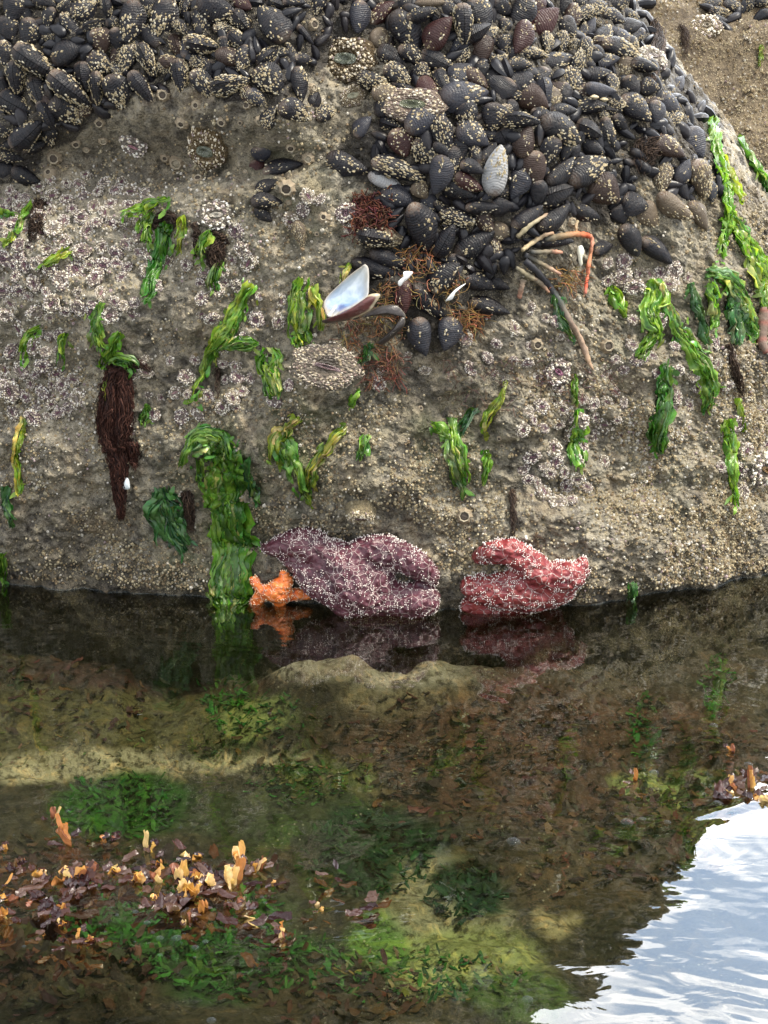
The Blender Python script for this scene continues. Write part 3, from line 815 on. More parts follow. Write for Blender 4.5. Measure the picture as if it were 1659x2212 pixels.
def mussel_filler():
    """the countless small mussels between and beyond the three hundred"""
    rr = random.Random(5); mb = MB(); cb = MB(); done = []
    regs = [[(0, 0), (800, 0), (790, 60), (690, 110), (640, 190), (560, 215), (420, 185), (330, 200), (180, 250), (90, 310), (0, 310)],
            [(760, 0), (1400, 0), (1450, 130), (1550, 260), (1560, 430), (1470, 440), (1390, 350), (1330, 440), (1220, 470), (1060, 600), (900, 640), (830, 560), (800, 330), (830, 260), (960, 250), (830, 130)], [(1500, 0), (1655, 0), (1650, 60), (1560, 110), (1500, 60)]]
    t = 0; src = {v: [np.array([x.co[:] for x in VALVES[(v, s)].vertices]) for s in (-1, 1)] for v in range(NVAR)}
    fc = grid_faces(NS, NTV)
    while len(done) < 330 and t < 60000:
        t += 1; g = rr.choices(regs, (4, 6, .6))[0]; x, y = rr.uniform(0, 1655), rr.uniform(0, 600)
        if not poly_mask(np.array([x]), np.array([y]), g)[0]: continue
        if min(math.hypot(x - m[0], y - m[1]) / (m[2] * .5 + m[3] * .5) for m in MUSSELS) < .38: continue
        if math.hypot(x - 756, y - 130) < 70 or math.hypot(x - 893, y - 228) < 48 or math.hypot(x - 763, y - 208) < 36: continue
        if done and min(math.hypot(x - a, y - b) for a, b in done) < 15: continue
        fr = frame_at(x, y, rr.uniform(0, 360), .4)
        if fr is None: continue
        p, M, mpp, w = fr; l = rr.uniform(30, 56) * mpp; M3 = np.array((M @ Matrix.Rotation(rr.uniform(0, 6.28), 4, 'X') @ Matrix.Rotation(rr.uniform(-.5, .5), 4, 'Y')).to_3x3())
        v = rr.randrange(NVAR); ctr = np.array(p) + np.array(M.col[2].to_3d()) * l * .04
        for k in (0, 1): mb.add((src[v][k] * np.array([l, l * .55, l * .42])) @ M3.T + ctr, fc if k else [f[::-1] for f in fc])
        done.append((x, y))
    o = mb.build('small_mussels', M_MUSSEL); o.color = (.009, .009, .012, 1)
    tag(o, kind='stuff'); o['label'] = 'small black mussels wedged between the bigger ones'; o['category'] = 'mussels'
mussel_filler()

# ---------------------------------------------------------------- anemones
def anemone_meshes(var, giant=False, fine=False):
    r = random.Random(500 + var)
    nr, na = 9, 22
    asp = r.uniform(.55, .85) if not fine else .30; slit = r.uniform(.5, .95)
    hgt = r.uniform(.5, .75) if not giant else .62
    ph = r.random() * 9
    def prof(u, a):
        # u 0 = foot, 1 = centre of the disc
        if u < .55: q = u / .55; rad = 1.0 - .28 * q * q + .06 * math.sin(a * 9 + ph) * (1 - q); z = hgt * math.sin(q * math.pi / 2)
        else:
            q = (u - .55) / .45; rad = .72 * (1 - q); z = hgt + .10 * math.sin(q * math.pi) * (1 - q) - .24 * q * q
        k = 1 + .09 * math.sin(a * 2 + ph) + .06 * math.sin(a * 5 + 2 * ph)
        return Vector((rad * k * math.cos(a), rad * k * math.sin(a), z - .12))
    V = []
    for i in range(nr):
        for j in range(na): V.append(tuple(prof(i / (nr - 1) * .985, 2 * math.pi * j / na)))
    F = grid_faces(nr, na, True); F.append(tuple((nr - 1) * na + k for k in range(na)))
    body = MB(); body.add(V, F); bm = body.build('column', M_COLUMN, link=False)
    # oral disc: a wrinkled ellipse lying in the crown, with the mouth slit sunk in it
    dm = MB(); V = []; rad = .42 if giant else .40 if fine else .30
    for i, (q, z) in enumerate(((1.0, .02), (.72, .05), (.42, .02), (.16, -.10))):
        for j in range(na):
            a = 2 * math.pi * j / na; w = 1 + .08 * math.sin(a * 11)
            V.append((q * rad * w * math.cos(a) * 1.25, q * rad * w * math.sin(a) * (asp * .8), hgt - .15 + z))
    F = grid_faces(4, na, True); F.append(tuple(3 * na + k for k in range(na))); dm.add(V, F)
    disc = dm.build('oral_disc', M_ORAL, link=False)
    gm = MB()
    for k in range(170 if giant else 520 if fine else 140):
        u = r.uniform(.06, .76) if not giant else r.uniform(.25, .74); a = r.random() * 2 * math.pi
        p = prof(u, a); n = (prof(u, a + .05) - prof(u, a - .05)).cross(prof(min(.98, u + .03), a) - prof(u - .03, a)).normalized()
        if n.z < 0 and u > .4: n = -n
        if n.dot(p) < 0 and u <= .4: n = -n
        s = r.uniform(.055, .15) * (.55 if giant else .42 if fine else 1); e = Vector((r.uniform(-1, 1), r.uniform(-1, 1), r.uniform(-1, 1)))
        t1 = n.cross(e).normalized(); t2 = n.cross(t1)
        c = r.choice(((.62, .54, .40), (.50, .41, .27), (.70, .64, .52)) if giant else ((.80, .75, .63), (.72, .65, .51), (.86, .83, .76), (.60, .52, .38), (.66, .57, .54)))
        if r.random() < .2: c = (.26, .2, .19)
        if fine: c = [x * (.72, .66, .58)[i_] for i_, x in enumerate(c)]
        q = [p + t1 * s * r.uniform(.6, 1.2), p + t2 * s * r.uniform(.6, 1.2), p - t1 * s * r.uniform(.5, 1.1), p - t2 * s * r.uniform(.5, 1.1), p + n * s * r.uniform(.5, 1.0)]
        gm.add([tuple(v) for v in q], [(0, 1, 4), (1, 2, 4), (2, 3, 4), (3, 0, 4)], c)
    grit = gm.build('shell_grit', M_GRIT, smooth=False, link=False)
    return bm, disc, grit
ANEM = [anemone_meshes(v) for v in range(10)]
FINE = [anemone_meshes(60, False, True)]
GIANT = [anemone_meshes(40 + v, True) for v in range(3)]
ANEMONES = []
GROUP_A = 'closed anemones covering the rock'
def anemone(px, py, rx, ry=None, ang=0, droop=0, disc=(.10, .03, .05), col=(.16, .12, .10), look='', giant=False, height=1.0, label=None, lean=.35, n_land=None):
    ry = ry or rx
    fr = frame_at(px, py, ang, lean)
    if fr is None: return None
    p, M, mpp, where = fr
    root = bpy.data.objects.new('anemone', None); COL.objects.link(root)
    root.matrix_world = Matrix.Translation(p) @ M @ Matrix.Rotation(R(droop), 4, 'X')
    ms = rnd.choice(FINE if label and 'flattened' in label else GIANT if giant else ANEM)
    sc = (rx * mpp, ry * mpp, (rx + ry) * .5 * mpp * height)
    for nm, me in zip(('column', 'oral_disc', 'shell_grit'), ms):
        c = from_mesh(nm, me, root); c.scale = sc
        cc = disc if nm == 'oral_disc' else col
        j = rnd.uniform(.8, 1.25); c.color = (cc[0] * j, cc[1] * j, cc[2] * j, 1)
    tag(root, label, 'anemone', None if label else GROUP_A)
    if not label: want_label(root, px, py, look, 'grit-coated anemone', 'anemone')
    ANEMONES.append((px, py, max(rx, ry)))
    return root
BROWN, GREEN = (.10, .065, .025), (.085, .10, .07)
anemone(756, 132, 62, 56, 10, 0, GREEN, BROWN, giant=True, height=.8, label='big smooth brown anemone with a grey-green mouth among the top mussels'); landmark(756, 132, 'big brown anemone')
anemone(763, 208, 30, 25, -10, 0, (.17, .17, .11), (.17, .13, .075), giant=True, height=.7, label='small grey-brown anemone with round mouth just below the big brown anemone')
anemone(893, 228, 66, 42, 5, 0, (.05, .06, .025), (.20, .145, .11), giant=True, height=.6, label='pinkish grit-speckled anemone with a green mouth, half under a grey mussel'); landmark(897, 236, 'pinkish green-mouthed anemone')
anemone(450, 312, 42, 62, 0, 0, GREEN, (.15, .10, .04), giant=True, height=1.1, label='tall brown bumpy anemone with a green mouth below the mussel shelf'); landmark(450, 312, 'tall brown anemone')
anemone(289, 311, 30, 27, 40, 0, (.22, .11, .13), (.2, .17, .14), label='anemone with a wide pale pink slit mouth under the mussel shelf'); landmark(289, 311, 'pink-slit anemone')
anemone(703, 792, 76, 54, 15, 0, (.12, .075, .075), (.20, .165, .125), height=.75, label='large flattened anemone thickly coated in shell bits beneath the open shell'); landmark(703, 792, 'large shell-coated anemone')
anemone(468, 466, 40, 34, -5, 0, (.22, .21, .17), (.20, .17, .13), label='grey ring-shaped anemone with a pale hollow centre beside green weed'); landmark(468, 466, 'grey ring-shaped anemone')
anemone(779, 1096, 30, 26, 0, droop=52, disc=(.05, .022, .022), col=(.26, .21, .12), giant=True, height=2.0, label='pale drooping anemone with a dark mouth above the purple sea star'); landmark(779, 1108, 'pale drooping anemone')
anemone(1205, 803, 32, 30, 40, 0, (.13, .04, .08), (.18, .14, .12), label='anemone with a wide open purple mouth at the tip of the long stalk'); landmark(1205, 803, 'purple-mouthed anemone')
anemone(1648, 1010, 40, 44, 30, 0, (.16, .09, .02), (.2, .17, .13), label='anemone with an amber mouth at the edge beside the ribbon weed')
anemone(1405, 130, 34, 30, 0, 0, (.12, .1, .09), (.2, .17, .13), label='round grit-coated anemone on the sandy rock behind')
anemone(1525, 60, 32, 30, 0, 0, (.12, .1, .06), (.22, .17, .10), label='brown anemone beside the small mussels on the sandy rock behind')
for (x, y, t) in ((756, 1240, 'purple sea star'), (1125, 1250, 'red sea star'), (770, 640, 'blue-lined open shell'), (250, 900, 'matted red weed'), (495, 1050, 'big hanging green weed'), (1270, 520, 'orange-tipped stalk'),
                  (1065, 375, 'whitish mussel'), (660, 670, 'bushy shell-side weed'), (1425, 880, 'dark green folded weed'), (335, 560, 'bright green blade'), (215, 710, 'green tongue of weed'),
                  (500, 740, 'long slanting green weed'), (1240, 950, 'narrow folded green weed'), (1570, 1000, 'ribbon of green weed'), (1590, 640, 'bushy green weed'), (105, 565, 'short green streak'),
                  (640, 980, 'yellow-green weed fronds'), (45, 1010, 'thin yellow weed'), (985, 960, 'branched green weed'), (370, 1130, 'dark green tangle'), (1400, 690, 'streaming green weed'), (1545, 380, 'rock-edge weed')):
    landmark(x, y, t)
landmark(1460, 60, 'sandy rock behind'); landmark(250, 60, 'shelf bed top', ('mussel',)); landmark(60, 200, 'shelf bed edge', ('mussel',)); landmark(440, 130, 'shelf bed middle', ('mussel',))
landmark(1180, 90, 'main bed top', ('mussel',)); landmark(1250, 250, 'main bed centre', ('mussel',)); landmark(1460, 230, 'rock shoulder', ('mussel',))
AREAS = [(150, 440, 190, 60, 46, 12, 22), (420, 560, 160, 90, 22, 11, 22), (60, 690, 90, 170, 36, 12, 26), (240, 600, 110, 90, 20, 13, 24), (60, 520, 80, 60, 10, 12, 22),
         (520, 690, 110, 70, 12, 11, 22), (430, 830, 150, 90, 20, 11, 20), (90, 850, 110, 60, 12, 12, 24), (690, 480, 70, 60, 6, 14, 26), (830, 800, 90, 40, 4, 12, 20), (560, 850, 90, 50, 5, 12, 18),
         (1100, 740, 120, 90, 16, 10, 19), (1215, 960, 95, 130, 32, 12, 22), (1330, 870, 60, 100, 9, 11, 19), (1395, 590, 110, 40, 12, 13, 25), (1390, 720, 40, 60, 7, 14, 22), (1500, 800, 90, 80, 14, 12, 20),
         (1600, 930, 60, 150, 22, 13, 26), (1070, 960, 60, 40, 6, 11, 18), (890, 960, 60, 40, 7, 12, 20), (1300, 1130, 60, 60, 7, 12, 18), (1210, 1160, 60, 40, 6, 12, 18), (800, 1080, 70, 40, 7, 12, 20),
         (350, 300, 160, 70, 10, 9, 16), (1390, 350, 60, 80, 6, 11, 18), (300, 960, 30, 50, 5, 11, 17), (560, 560, 60, 40, 5, 12, 20), (990, 400, 600, 200, 8, 9, 14)]
nA = 0
for (cx, cy, rx, ry, n, r0, r1) in AREAS:
    k = tr = 0
    while k < n and tr < 500 and nA < 283:
        tr += 1
        a = rnd.random() * 6.283; q = math.sqrt(rnd.random())
        x, y = cx + rx * q * math.cos(a), cy + ry * q * math.sin(a)
        r = rnd.uniform(r0, r1)
        if not (2 < x < 1657) or any(math.hypot(x - o[0], y - o[1]) < .74 * (r + o[2]) for o in ANEMONES): continue
        if any(math.hypot(x - m[0], y - m[1]) < .40 * m[2] + .5 * r for m in MUSSELS): continue
        g = rnd.random()
        if g < .6: dc, lk = (.085, .038, .052), 'purple-mouthed'
        elif g < .8: dc, lk = (.18, .11, .11), 'pink-mouthed'
        else: dc, lk = (.14, .12, .10), 'grey'
        sz = 'large' if r > 21 else 'small' if r < 13.5 else ''
        anemone(x, y, r, r * rnd.uniform(.72, 1.0), rnd.uniform(0, 360), rnd.uniform(-12, 26), dc, rnd.choice(((.20, .155, .13), (.22, .18, .13), (.17, .12, .12))), f'{sz} {lk}'.strip(), lean=rnd.uniform(.15, .5))
        k += 1; nA += 1

# ---------------------------------------------------------------- acorn barnacles: the bigger ones one by one, the fine crust as one mass
def big_barnacle_mesh(var):
    r = random.Random(900 + var); mb = MB(); na = 16; V = []; C = []
    top = r.uniform(.42, .6)
    for i, (rad, z) in enumerate(((1.0, -.1), (.86, .3), (top + .08, .72), (top, .78), (top - .1, .62))):
        for j in range(na):
            a = 2 * math.pi * j / na; w = 1 + (.10 if j % 2 else -.06) * (1 - .15 * i) + r.uniform(-.03, .03)
            V.append((rad * w * math.cos(a), rad * w * math.sin(a), z)); b = r.uniform(.75, 1.1)
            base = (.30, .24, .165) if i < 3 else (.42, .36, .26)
            C.append([x * b for x in base])
    mb.add(V, grid_faces(5, na, True), np.array(C)); wall = mb.build('shell_wall', M_BARN, smooth=False, link=False)
    m2 = MB(); rad = top - .08
    V = [(rad * math.cos(2 * math.pi * j / 12), rad * .95 * math.sin(2 * math.pi * j / 12), .50) for j in range(12)] + [(-rad * .5, 0, .62), (rad * .5, 0, .62)]
    F = [(j, (j + 1) % 12, 13 if math.cos(2 * math.pi * (j + .5) / 12) > 0 else 12) for j in range(12)] + [(3, 12, 13), (9, 13, 12)]
    g = r.random(); m2.add(V, F, (.07, .055, .042) if g < .4 else (.30, .26, .19)); lid = m2.build('closing_plates', M_BARN, smooth=False, link=False)
    return wall, lid
BBM = [big_barnacle_mesh(v) for v in range(5)]
GROUP_B = 'acorn barnacles on the rock'
def big_barnacle(px, py, r, look=''):
    fr = frame_at(px, py, rnd.uniform(0, 360), .35)
    if fr is None: return
    p, M, mpp, w = fr
    root = bpy.data.objects.new('acorn_barnacle', None); COL.objects.link(root); root.matrix_world = Matrix.Translation(p) @ M
    ms = rnd.choice(BBM)
    for nm, me in zip(('shell_wall', 'closing_plates'), ms):
        c = from_mesh(nm, me, root); c.scale = (r * mpp, r * mpp, r * mpp * .9)
    tag(root, None, 'barnacle', GROUP_B)
    want_label(root, px, py, look, 'ridged acorn barnacle', 'barnacle')
k1 = 1 / 1.659 / 1.82278
for (x0, X, Y, r) in ((0, 1065, 620, 36), (0, 1285, 690, 34), (0, 1610, 685, 26), (0, 675, 915, 30), (0, 495, 935, 28), (0, 565, 975, 22), (0, 355, 1030, 40), (0, 325, 1130, 36), (0, 1295, 1175, 30), (0, 1450, 795, 30), (0, 650, 800, 30),
                      (0, 1190, 800, 40), (0, 1080, 1030, 30), (1000, 215, 1230, 46), (1000, 385, 160, 34), (1000, 380, 580, 30), (1000, 240, 960, 30), (1000, 355, 1035, 34), (1000, 40, 790, 30), (0, 1160, 1060, 50)):
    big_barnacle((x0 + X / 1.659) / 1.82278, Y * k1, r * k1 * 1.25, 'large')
for (x, y, r) in ((1312, 748, 17), (1160, 745, 14), (1178, 1000, 10), (1003, 1115, 18), (1235, 480, 12), (700, 470, 14), (775, 955, 9)): big_barnacle(x, y, r, 'large')
nb = 0
while nb < 90:
    x, y = rnd.uniform(5, 1650), rnd.uniform(250, 1230)
    if any(math.hypot(x - m[0], y - m[1]) < .5 * m[2] for m in MUSSELS) or any(math.hypot(x - o[0], y - o[1]) < o[2] * 1.05 for o in ANEMONES): continue
    if (x > 700 and y < 560): continue
    big_barnacle(x, y, rnd.uniform(4.5, 8.5), ''); nb += 1

def crust():
    """fine barnacle crust: thousands of tiny cones, denser in patches"""
    rs = np.random.RandomState(11)
    tri = BV
    # candidate points: rock vertices facing the pool
    fr = (RV[:, 2] > .012) & (rpx > -40) & (rpx < 1700) & (rpy > -40)
    ids = np.nonzero(fr)[0]
    P = RV[ids]
    d = .32 + 1.9 * fbm(P * 8 + 5, 3)
    px, py = rpx[ids], rpy[ids]
    low = sstep(700, 1000, py)
    dens = np.clip(d, 0.05, 1.2) * (.34 + .85 * low) + .55 * zone[ids, 2] - .9 * zone[ids, 0]
    dens -= .5 * np.exp(-((px - 960) / 200) ** 2 - ((py - 850) / 110) ** 2)
    keep = rs.rand(len(ids)) < np.clip(dens, .03, 1.3) * .46
    ids = ids[keep]
    P = RV[ids] + rs.normal(scale=.0016, size=(len(ids), 3)) * np.array([1, .3, 1])
    N = len(ids)
    me = rock.data
    bx, by = project(BRV); bi = np.nonzero((bx > 1350) & (bx < 1700) & (by > -30) & (by < 460))[0]; bi = np.repeat(bi, 7)
    BP = BRV[bi] + rs.normal(scale=.011, size=(len(bi), 3)) * np.array([1, 0, 0]); BP[:, 1] += rs.normal(scale=.010, size=len(bi)); k_ok = rs.rand(len(bi)) < np.clip(.45 + .9 * fbm(BP * 5, 2), .1, 1)
    BP = [tuple(v) for v in BP[k_ok]]; BQ = []; BN = []
    for v in BP:
        h_ = BVB.find_nearest(Vector(v)); BQ.append(h_[0][:]); BN.append(h_[1][:])
    nr = np.zeros(len(me.vertices) * 3); me.vertices.foreach_get('normal', nr) if hasattr(me.vertices[0], 'normal') else None
    nr = nr.reshape(-1, 3)[ids]
    P = np.vstack([P, np.array(BQ)]); nr = np.vstack([nr, np.array(BN)]); N0 = N; N = len(P)
    flip = (nr * (np.array(CAM) - P)).sum(1) < 0
    nr[flip] *= -1
    nr /= np.linalg.norm(nr, axis=1)[:, None] + 1e-9
    ref = np.tile([.3, .2, .93], (N, 1)); a = np.cross(nr, ref); a /= np.linalg.norm(a, axis=1)[:, None]; b = np.cross(nr, a)
    r = rs.uniform(.0014, .0034, N) * np.where(rs.rand(N) < .08, 1.45, 1); h = r * rs.uniform(.55, 1.1, N)
    r[N0:] *= 1.7; h[N0:] *= 1.7
    S = 5; ph = rs.rand(N) * 6.28; V = np.zeros((N, 2 * S + 1, 3)); C = np.zeros((N, 2 * S + 1, 3))
    pal = np.array([(.44, .36, .22), (.53, .46, .31), (.33, .25, .145), (.62, .57, .48), (.24, .175, .105)])
    col = pal[rs.choice(5, N, p=[.34, .22, .22, .1, .12])]
    wz = rs.rand(N) < np.concatenate([zone[ids, 2], np.full(N - N0, .05)]) * .7
    col[wz] = np.array([(.74, .70, .62), (.62, .56, .46), (.42, .32, .32)])[rs.choice(3, wz.sum(), p=[.45, .35, .2])]
    for k in range(S):
        an = ph + 6.2832 * k / S; ca, sa = np.cos(an)[:, None], np.sin(an)[:, None]
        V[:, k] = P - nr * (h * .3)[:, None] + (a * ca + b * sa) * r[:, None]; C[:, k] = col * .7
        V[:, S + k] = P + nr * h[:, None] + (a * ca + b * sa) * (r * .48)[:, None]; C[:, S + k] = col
    V[:, 2 * S] = P + nr * (h * .4)[:, None]; C[:, 2 * S] = (.05, .04, .03)
    tri_i = []
    for k in range(S):
        k2 = (k + 1) % S
        tri_i += [(k, k2, S + k2), (k, S + k2, S + k), (S + k, S + k2, 2 * S)]
    F = (np.arange(N)[:, None, None] * (2 * S + 1) + np.array(tri_i)[None]).reshape(-1, 3)
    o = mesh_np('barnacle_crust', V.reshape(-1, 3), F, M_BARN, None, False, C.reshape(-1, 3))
    tag(o, kind='stuff'); o['label'] = 'fine crust of tiny tan barnacles all over the wet rock'; o['category'] = 'barnacles'
    print('crust', N)
crust()
# ---------------------------------------------------------------- sea stars
def zoomc(x0, y0, s): return lambda X, Y: ((x0 + X / s) / 1.82278, (y0 + Y / s) / 1.82278)
def star_point(px, py, depth_y):
    d = ray(px, py); k = (depth_y - CAM.y) / d.y
    return CAM + d * k

def sea_star(name_label, conv, scale, chains, mat, spine_col, cell, dens, flat=1.05):
    """arms laid as chains of flattened lumps on the rock, fused into one skin; white spines in a net over it"""
    V, F, n = [], [], 0
    import bmesh
    bm0 = bmesh.new(); bmesh.ops.create_icosphere(bm0, subdivisions=2, radius=1.0)
    sv_ = np.array([v.co[:] for v in bm0.verts]); sf_ = [tuple(v.index for v in f.verts) for f in bm0.faces]; bm0.free()
    # depth of the rock behind every chain point, with a fallback under the water line
    def base_depth(px, py):
        h = hit(px, py)
        if h is not None and h[2] == 'front' and h[0].z > -.02: return h[0].y, h[1]
        h = hit(px, min(py, 1262)); return h[0].y, Vector((0, -.95, .3))
    for ch in chains:
        pts = []
        for (X, Y, r) in ch:
            px, py = conv(X, Y); y, nn = base_depth(px, py)
            pts.append((px, py, r / scale / 1.82278, y))
        S = spline(pts, 7 * len(pts))
        for (px, py, r, y) in S:
            p = star_point(px, py, y); rr_ = r * metre_per_px(p)
            c = np.array(p) + np.array([0, -1, .15]) * rr_ * flat * .5
            A = sv_ * np.array([rr_, rr_ * flat, rr_])
            V.append(A + c); F += [tuple(i + n for i in f) for f in sf_]; n += len(sv_)
    me = bpy.data.meshes.new('tmp'); me.from_pydata(np.vstack(V).tolist(), [], F)
    o = bpy.data.objects.new('tmp', me); COL.objects.link(o)
    m = o.modifiers.new('r', 'REMESH'); m.mode = 'VOXEL'; m.voxel_size = .0042
    m = o.modifiers.new('s', 'SMOOTH'); m.iterations = 12; m.factor = .6
    dg = bpy.context.evaluated_depsgraph_get(); dg.update()
    e = o.evaluated_get(dg); m2 = bpy.data.meshes.new_from_object(e)
    bpy.data.objects.remove(o)
    co = np.zeros(len(m2.vertices) * 3); m2.vertices.foreach_get('co', co); co = co.reshape(-1, 3)
    nr = np.zeros(len(m2.vertices) * 3); m2.vertices.foreach_get('normal', nr); nr = nr.reshape(-1, 3)
    # wrinkled, pebbled skin
    d = .0022 * fbm(co * 30, 3) + .0012 * np.abs(fbm(co * 95, 2)) - .004 * np.clip(.18 - np.abs(fbm(co * np.array([14, 14, 30.]) + 7, 2)), 0, 1) / .18
    co2 = co + nr * d[:, None]
    m2.vertices.foreach_set('co', co2.ravel()); m2.materials.clear(); m2.materials.append(mat)
    m2.polygons.foreach_set('use_smooth', np.ones(len(m2.polygons), bool)); m2.name = 'skin'
    ctr = co2.mean(0)
    root = empty('sea_star', Matrix.Translation(Vector(ctr)))
    body = from_mesh('skin', m2, root); body.matrix_parent_inverse = root.matrix_world.inverted()
    # spines along the borders of voronoi cells
    from mathutils import noise as mnoise
    rs = np.random.RandomState(4); order = rs.permutation(len(co2)); taken = {}; mb = MB(); g = .0020
    oct_ = [(1, 0, 0), (0, 1, 0), (-1, 0, 0), (0, -1, 0), (0, 0, 1)]
    of = [(0, 1, 4), (1, 2, 4), (2, 3, 4), (3, 0, 4)]
    cnt = 0
    for i in order:
        p = co2[i] + rs.normal(scale=.0006, size=3); nn = nr[i]
        if nn[1] > .35: continue
        w = p * cell + .30 * np.array([math.sin(p[2] * 60), 0, math.sin(p[0] * 60)])
        dd, _ = mnoise.voronoi(Vector(w))
        edge = dd[1] - dd[0]
        rim = nn[2] > .78
        if not ((edge < .085 and mnoise.noise(Vector(p * 28)) > -.26) or (rim and rs.rand() < .16) or rs.rand() < dens * .5): continue
        key = (int(p[0] // g), int(p[1] // g), int(p[2] // g)); near = False
        for kx in (-1, 0, 1):
            for ky in (-1, 0, 1):
                for kz in (-1, 0, 1):
                    for o_ in taken.get((key[0] + kx, key[1] + ky, key[2] + kz), ()):
                        if (o_[0] - p[0]) ** 2 + (o_[1] - p[1]) ** 2 + (o_[2] - p[2]) ** 2 < (g * .9) ** 2: near = True
        if near: continue
        taken.setdefault(key, []).append(p)
        nv = Vector(nn); a = nv.orthogonal().normalized(); b = nv.cross(a); pv = Vector(p)
        r = rs.uniform(.00075, .00120); h = r * rs.uniform(1.1, 1.9) * (1.9 if rim else 1)
        vs = []
        for q in range(5): vs.append(pv + a * math.cos(q * 1.2566) * r * .8 + b * math.sin(q * 1.2566) * r * .8 - nv * r * .3)
        for q in range(5): vs.append(pv + a * math.cos(q * 1.2566) * r + b * math.sin(q * 1.2566) * r + nv * h * .6)
        vs.append(pv + nv * h)
        fs = [(q, (q + 1) % 5, 5 + (q + 1) % 5, 5 + q) for q in range(5)] + [(5 + q, 5 + (q + 1) % 5, 10) for q in range(5)]
        j = rs.uniform(.8, 1.1)
        mb.add([tuple(v) for v in vs], fs, np.array(spine_col) * j); cnt += 1
    sp = mb.build('spine_netting', M_SPINE, root); sp.matrix_parent_inverse = root.matrix_world.inverted()
    tag(root, name_label, 'sea star')
    return root
M_SPINE = attr_material('spine', .5, .4, 0, 300, .0005, .15)
M_PURPLE = star_material('purple_skin', (.038, .009, .018), (.085, .020, .032), (.12, .038, .05))
M_REDSK = star_material('red_skin', (.11, .010, .016), (.21, .024, .028), (.27, .055, .045))
M_ORSK = star_material('orange_skin', (.62, .09, .015), (.78, .20, .03), (.80, .28, .08))
cv = zoomc(960, 2020, 2.023)
sea_star('dark purple sea star netted with white spines, largest, half out of the water', cv, 2.023,
         [[(135, 262, 34), (225, 275, 66), (330, 245, 110), (480, 225, 145), (620, 290, 150), (820, 390, 165)],
          [(330, 335, 62), (470, 440, 100), (590, 540, 130), (740, 590, 160), (860, 680, 165)],
          [(820, 390, 165), (960, 310, 135), (1100, 285, 145), (1240, 325, 125), (1370, 400, 118), (1450, 462, 100), (1495, 512, 74)],
          [(820, 450, 180), (890, 600, 180), (1020, 670, 165), (1200, 675, 158), (1370, 680, 146), (1450, 686, 128)],
          [(900, 790, 110), (1150, 790, 100), (1400, 770, 90)], [(640, 480, 150), (820, 500, 180), (960, 480, 150), (1080, 500, 110)], [(1130, 410, 95), (1090, 560, 120)]], M_PURPLE, (.82, .74, .68), 58, .02)
cv = zoomc(1700, 2060, 2.37)
sea_star('rose red sea star with white spines, curled up against the rock', cv, 2.37,
         [[(430, 315, 68), (560, 262, 115), (720, 255, 135), (850, 335, 150), (980, 450, 170)],
          [(365, 590, 115), (500, 600, 160), (700, 610, 185), (900, 630, 190), (1080, 590, 180), (1190, 580, 165)],
          [(1130, 480, 165), (1270, 480, 145), (1340, 450, 118), (1385, 400, 88), (1405, 350, 60)],
          [(330, 760, 85), (500, 760, 105), (800, 750, 120), (1130, 690, 100)], [(840, 440, 130), (950, 560, 150), (780, 540, 130), (640, 520, 90)]], M_REDSK, (.86, .80, .74), 50, .015)
cv = zoomc(960, 2020, 2.023)
sea_star('small bright orange sea star tucked under the purple one', cv, 2.023,
         [[(92, 530, 52), (150, 610, 62), (260, 610, 85), (340, 540, 72), (318, 478, 44)], [(250, 625, 85), (400, 640, 62), (520, 650, 44)], [(150, 640, 50), (110, 700, 60), (60, 760, 40)], [(280, 660, 60), (300, 780, 50)]],
         M_ORSK, (.92, .74, .52), 75, .08)

# ---------------------------------------------------------------- green seaweed
def on_rock(px, py, last_y=None, off=.004):
    h = hit(px, py)
    if h is not None and h[0].z > .004 and (h[2] == 'front' or last_y is None or last_y > 3.6):
        return h[0] + h[1] * off, h[1]
    y = last_y if last_y is not None else 2.78
    p = star_point(px, py, y - .004); return p, Vector((0, -.95, .3)).normalized()

